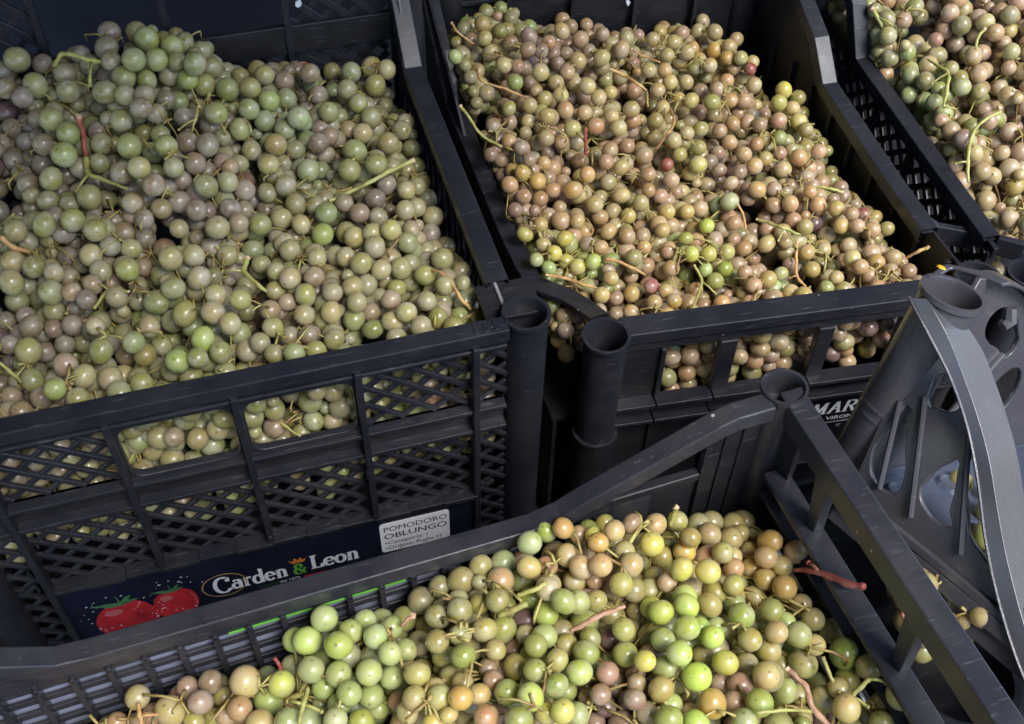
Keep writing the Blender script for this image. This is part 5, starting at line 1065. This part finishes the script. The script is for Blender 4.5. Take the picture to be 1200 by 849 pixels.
stalk([(64, 78), (72, 64), (90, 66), (107, 72), (122, 72)], rads=[.0020, .0019, .0019, .0022, .0015], m=M_STEMG, lift=[.006, .010, .010, .008, .002], forks=((3, (105, 100), .0016),), tip=False, **kA)
stalk([(290, 303), (286, 318), (300, 332), (312, 342)], rads=[.0021, .0019, .0016, .0012], m=M_STEMG, lift=[.010, .008, .005, .001], forks=((1, (262, 318), .0012),), **kA)
stalk([(0, 278), (16, 290), (36, 296)], rads=[.0022, .0020, .0014], m=M_STEMT, lift=[.006, .005, .001], tip=False, **kA)
stalk([(0, 425), (12, 436), (26, 448)], rads=[.0012, .0011, .0009], m=M_STEMG, lift=[.004, .003, 0], tip=False, **kA)
stalk([(232, 125), (229, 140), (224, 157)], rads=[.0011, .001, .0008], m=M_STEM, lift=[.006, .004, .001], forks=((1, (210, 152), .0009),), **kA)
stalk([(150, 342), (128, 340), (110, 362)], rads=[.0009, .0012, .0012], m=M_STEMG, lift=[.006, .005, .002], forks=((1, (110, 330), .0009),), **kA)
stalk([(552, 362), (540, 350), (520, 322), (500, 316)], rads=[.0014, .0014, .0013, .0010], m=M_STEMT, lift=[.001, .004, .006, .003], tip=False, **kA)
stalk([(352, 512), (332, 498), (318, 488), (300, 486)], rads=[.0011, .0011, .0011, .0012], m=M_STEMG, lift=[-.055, -.052, -.052, -.05], **kA)
# middle crate
stalk([(530, 28), (536, 38), (556, 52)], rads=[.0013, .0012, .0009], m=M_STEMT, lift=[.008, .006, .001], **kB)
stalk([(560, 86), (566, 96), (590, 104), (618, 116)], rads=[.0013, .0012, .0011, .0009], m=M_STEMT, lift=[.008, .007, .005, .001], **kB)
stalk([(540, 125), (552, 142), (566, 160), (588, 172)], rads=[.0015, .0014, .0013, .0012], m=M_STEMG, lift=[.012, .009, .006, .001], **kB)
stalk([(716, 82), (730, 88), (744, 96), (758, 106)], rads=[.0016, .0018, .0016, .0011], m=M_STEMT, lift=[.010, .008, .006, .001], forks=((3, (759, 124), .0010),), **kB)
stalk([(740, 58), (754, 66), (774, 73)], rads=[.0011, .0011, .0009], m=M_STEMT, lift=[.008, .006, .002], **kB)
stalk([(786, 128), (790, 144), (780, 160), (768, 176)], rads=[.0012, .0014, .0012, .0011], m=M_STEMT, lift=[.004, .006, .006, .002], tip=False, **kB)
stalk([(686, 150), (686, 166), (687, 181)], rads=[.0018, .0016, .0014], m=M_STEMR, lift=[.004, .007, .008], tip=False, **kB)
stalk([(988, 226), (975, 222), (958, 219), (945, 222)], rads=[.0014, .0014, .0013, .0010], m=M_STEMG, lift=[.012, .010, .006, .002], **kB)
stalk([(888, 258), (906, 263), (920, 268), (938, 276)], rads=[.0011, .0013, .0016, .0010], m=M_STEMG, lift=[.007, .006, .005, .001], forks=((2, (912, 282), .0010), (2, (934, 292), .0009)), **kB)
stalk([(1088, 290), (1076, 295), (1062, 302)], rads=[.0015, .0015, .0011], m=M_STEMT, lift=[.014, .010, .004], **kB)
stalk([(934, 284), (933, 302), (934, 324), (944, 336)], rads=[.0013, .0013, .0014, .0010], m=M_STEMT, lift=[.006, .006, .004, .001], forks=((2, (926, 326), .0009),), **kB)
stalk([(640, 322), (664, 327), (684, 334), (700, 338)], rads=[.0012, .0014, .0013, .0010], m=M_STEMT, lift=[.006, .006, .005, .001], **kB)
stalk([(710, 304), (728, 308), (744, 316), (756, 322)], rads=[.0016, .0015, .0012, .0010], m=M_STEMT, lift=[.006, .006, .004, .001], tip=False, **kB)
stalk([(814, 312), (822, 330), (816, 352), (808, 372)], rads=[.0009, .0014, .0012, .0009], m=M_STEMG, lift=[.005, .006, .004, .002], forks=((1, (838, 344), .0011),), **kB)
stalk([(865, 240), (872, 256), (874, 270)], rads=[.0011, .0011, .0009], m=M_STEMT, lift=[.006, .004, .002], **kB)
# foreground crate
stalk([(1012, 688), (992, 684), (960, 671), (930, 668)], rads=[.0021, .0023, .0021, .0015], m=M_STEMR, lift=[.034, .030, .018, .004], forks=((2, (948, 660), .0014),), tip=False, **kC)
stalk([(732, 711), (712, 718), (690, 728), (668, 740)], rads=[.0012, .0018, .0019, .0014], m=M_STEMB, lift=[.014, .012, .008, .003], tip=False, **kC)
stalk([(924, 784), (944, 806), (952, 828), (974, 856)], rads=[.0014, .0020, .0019, .0020], m=M_STEMB, lift=[.012, .012, .010, .008], **kC)
stalk([(886, 836), (920, 832), (955, 834)], rads=[.0012, .0011, .0012], m=M_STEMG, lift=[.008, .009, .008], tip=False, **kC)
stalk([(1018, 796), (1008, 806), (998, 816)], rads=[.0015, .0016, .0012], m=M_STEMG, lift=[.008, .008, .004], forks=((0, (1038, 800), .0011), (2, (1016, 828), .0011), (2, (985, 812), .0010)), tip=False, **kC)
stalk([(964, 770), (970, 784), (976, 800)], rads=[.0014, .0012, .0012], m=M_STEMG, lift=[.006, .006, .004], tip=False, **kC)
stalk([(484, 722), (478, 726), (470, 734)], rads=[.0016, .0013, .0012], m=M_STEMB, lift=[.008, .007, .003], **kC)
stalk([(792, 594), (790, 603), (785, 618)], rads=[.0018, .0017, .0014], m=M_STEMG, lift=[.010, .006, .002], **kC)
stalk([(616, 708), (600, 716), (584, 722)], rads=[.0020, .0020, .0015], m=M_STEMG, lift=[.008, .007, .004], tip=False, **kC)
stalk([(640, 684), (624, 692), (606, 698)], rads=[.0016, .0016, .0014], m=M_STEMG, lift=[.008, .007, .004], tip=False, **kC)
stalk([(360, 806), (356, 826), (350, 849)], rads=[.0014, .0016, .0014], m=M_STEMG, lift=[.008, .008, .006], forks=((1, (338, 822), .0012), (1, (376, 834), .0012)), tip=False, **kC)
stalk([(322, 772), (326, 778), (330, 786)], rads=[.0012, .0012, .0012], m=M_STEMR, lift=[.010, .008, .004], tip=False, **kC)
stalk([(162, 824), (164, 840), (166, 856)], rads=[.0012, .0015, .0013], m=M_STEMT, lift=[.010, .010, .008], forks=((1, (182, 838), .0010),), tip=False, **kC)
stalk([(1060, 712), (1058, 720), (1062, 730)], rads=[.0016, .0014, .0012], m=M_STEMR, lift=[.003, .003, .002], tip=False, **kC)
# right crate
stalk([(1022, 10), (1028, 20), (1034, 32)], rads=[.0022, .0019, .0012], m=M_STEMG, lift=[.016, .012, .006], forks=((1, (1046, 30), .0010),), **kE)
stalk([(1154, 34), (1146, 44), (1143, 58)], rads=[.0017, .0016, .0012], m=M_STEMG, lift=[.010, .007, .003], **kE)
stalk([(1088, 70), (1100, 78), (1111, 86), (1110, 104), (1106, 126)], rads=[.0012, .0015, .0018, .0018, .0012], m=M_STEMG, lift=[.008, .009, .009, .006, .002], forks=((2, (1092, 98), .0013), (4, (1120, 128), .0010)), **kE)
stalk([(1172, 132), (1152, 142), (1138, 162), (1134, 190), (1135, 214)], rads=[.0015, .0015, .0016, .0018, .0012], m=M_STEMG, lift=[.012, .012, .010, .008, .003], forks=((3, (1120, 192), .0012),), **kE)

# ---------------------------------------------------------------- scraps
for (u, v, z, lab_) in ((349, 4, .060, 'torn white paper scrap on the back wall of the left crate'), (736, 3, .022, 'torn white paper scrap on the back wall of the middle crate')):
    wall_y = .338 if u < 400 else .396
    d = ray(u, v); p = CP + d * (wall_y - CP[1]) / d[1]
    mb = MB(); r_ = random.Random(u); pts = [(p[0] + .0045 * math.cos(a) * r_.uniform(.3, 1.2), p[1] + r_.uniform(-.001, .001), p[2] + .0055 * math.sin(a) * r_.uniform(.3, 1.2)) for a in [k * .9 for k in range(7)]]
    top_ = [(x, y + .0006, z_) for x, y, z_ in pts]
    mb.add(pts + top_, [tuple(range(7)), tuple(range(7, 14))[::-1]] + [(i, i + 7, (i + 1) % 7 + 7, (i + 1) % 7) for i in range(7)])
    tag(mb.build('paper_scrap', M_SCRAP, origin=tuple(p)), lab_, 'paper scrap')
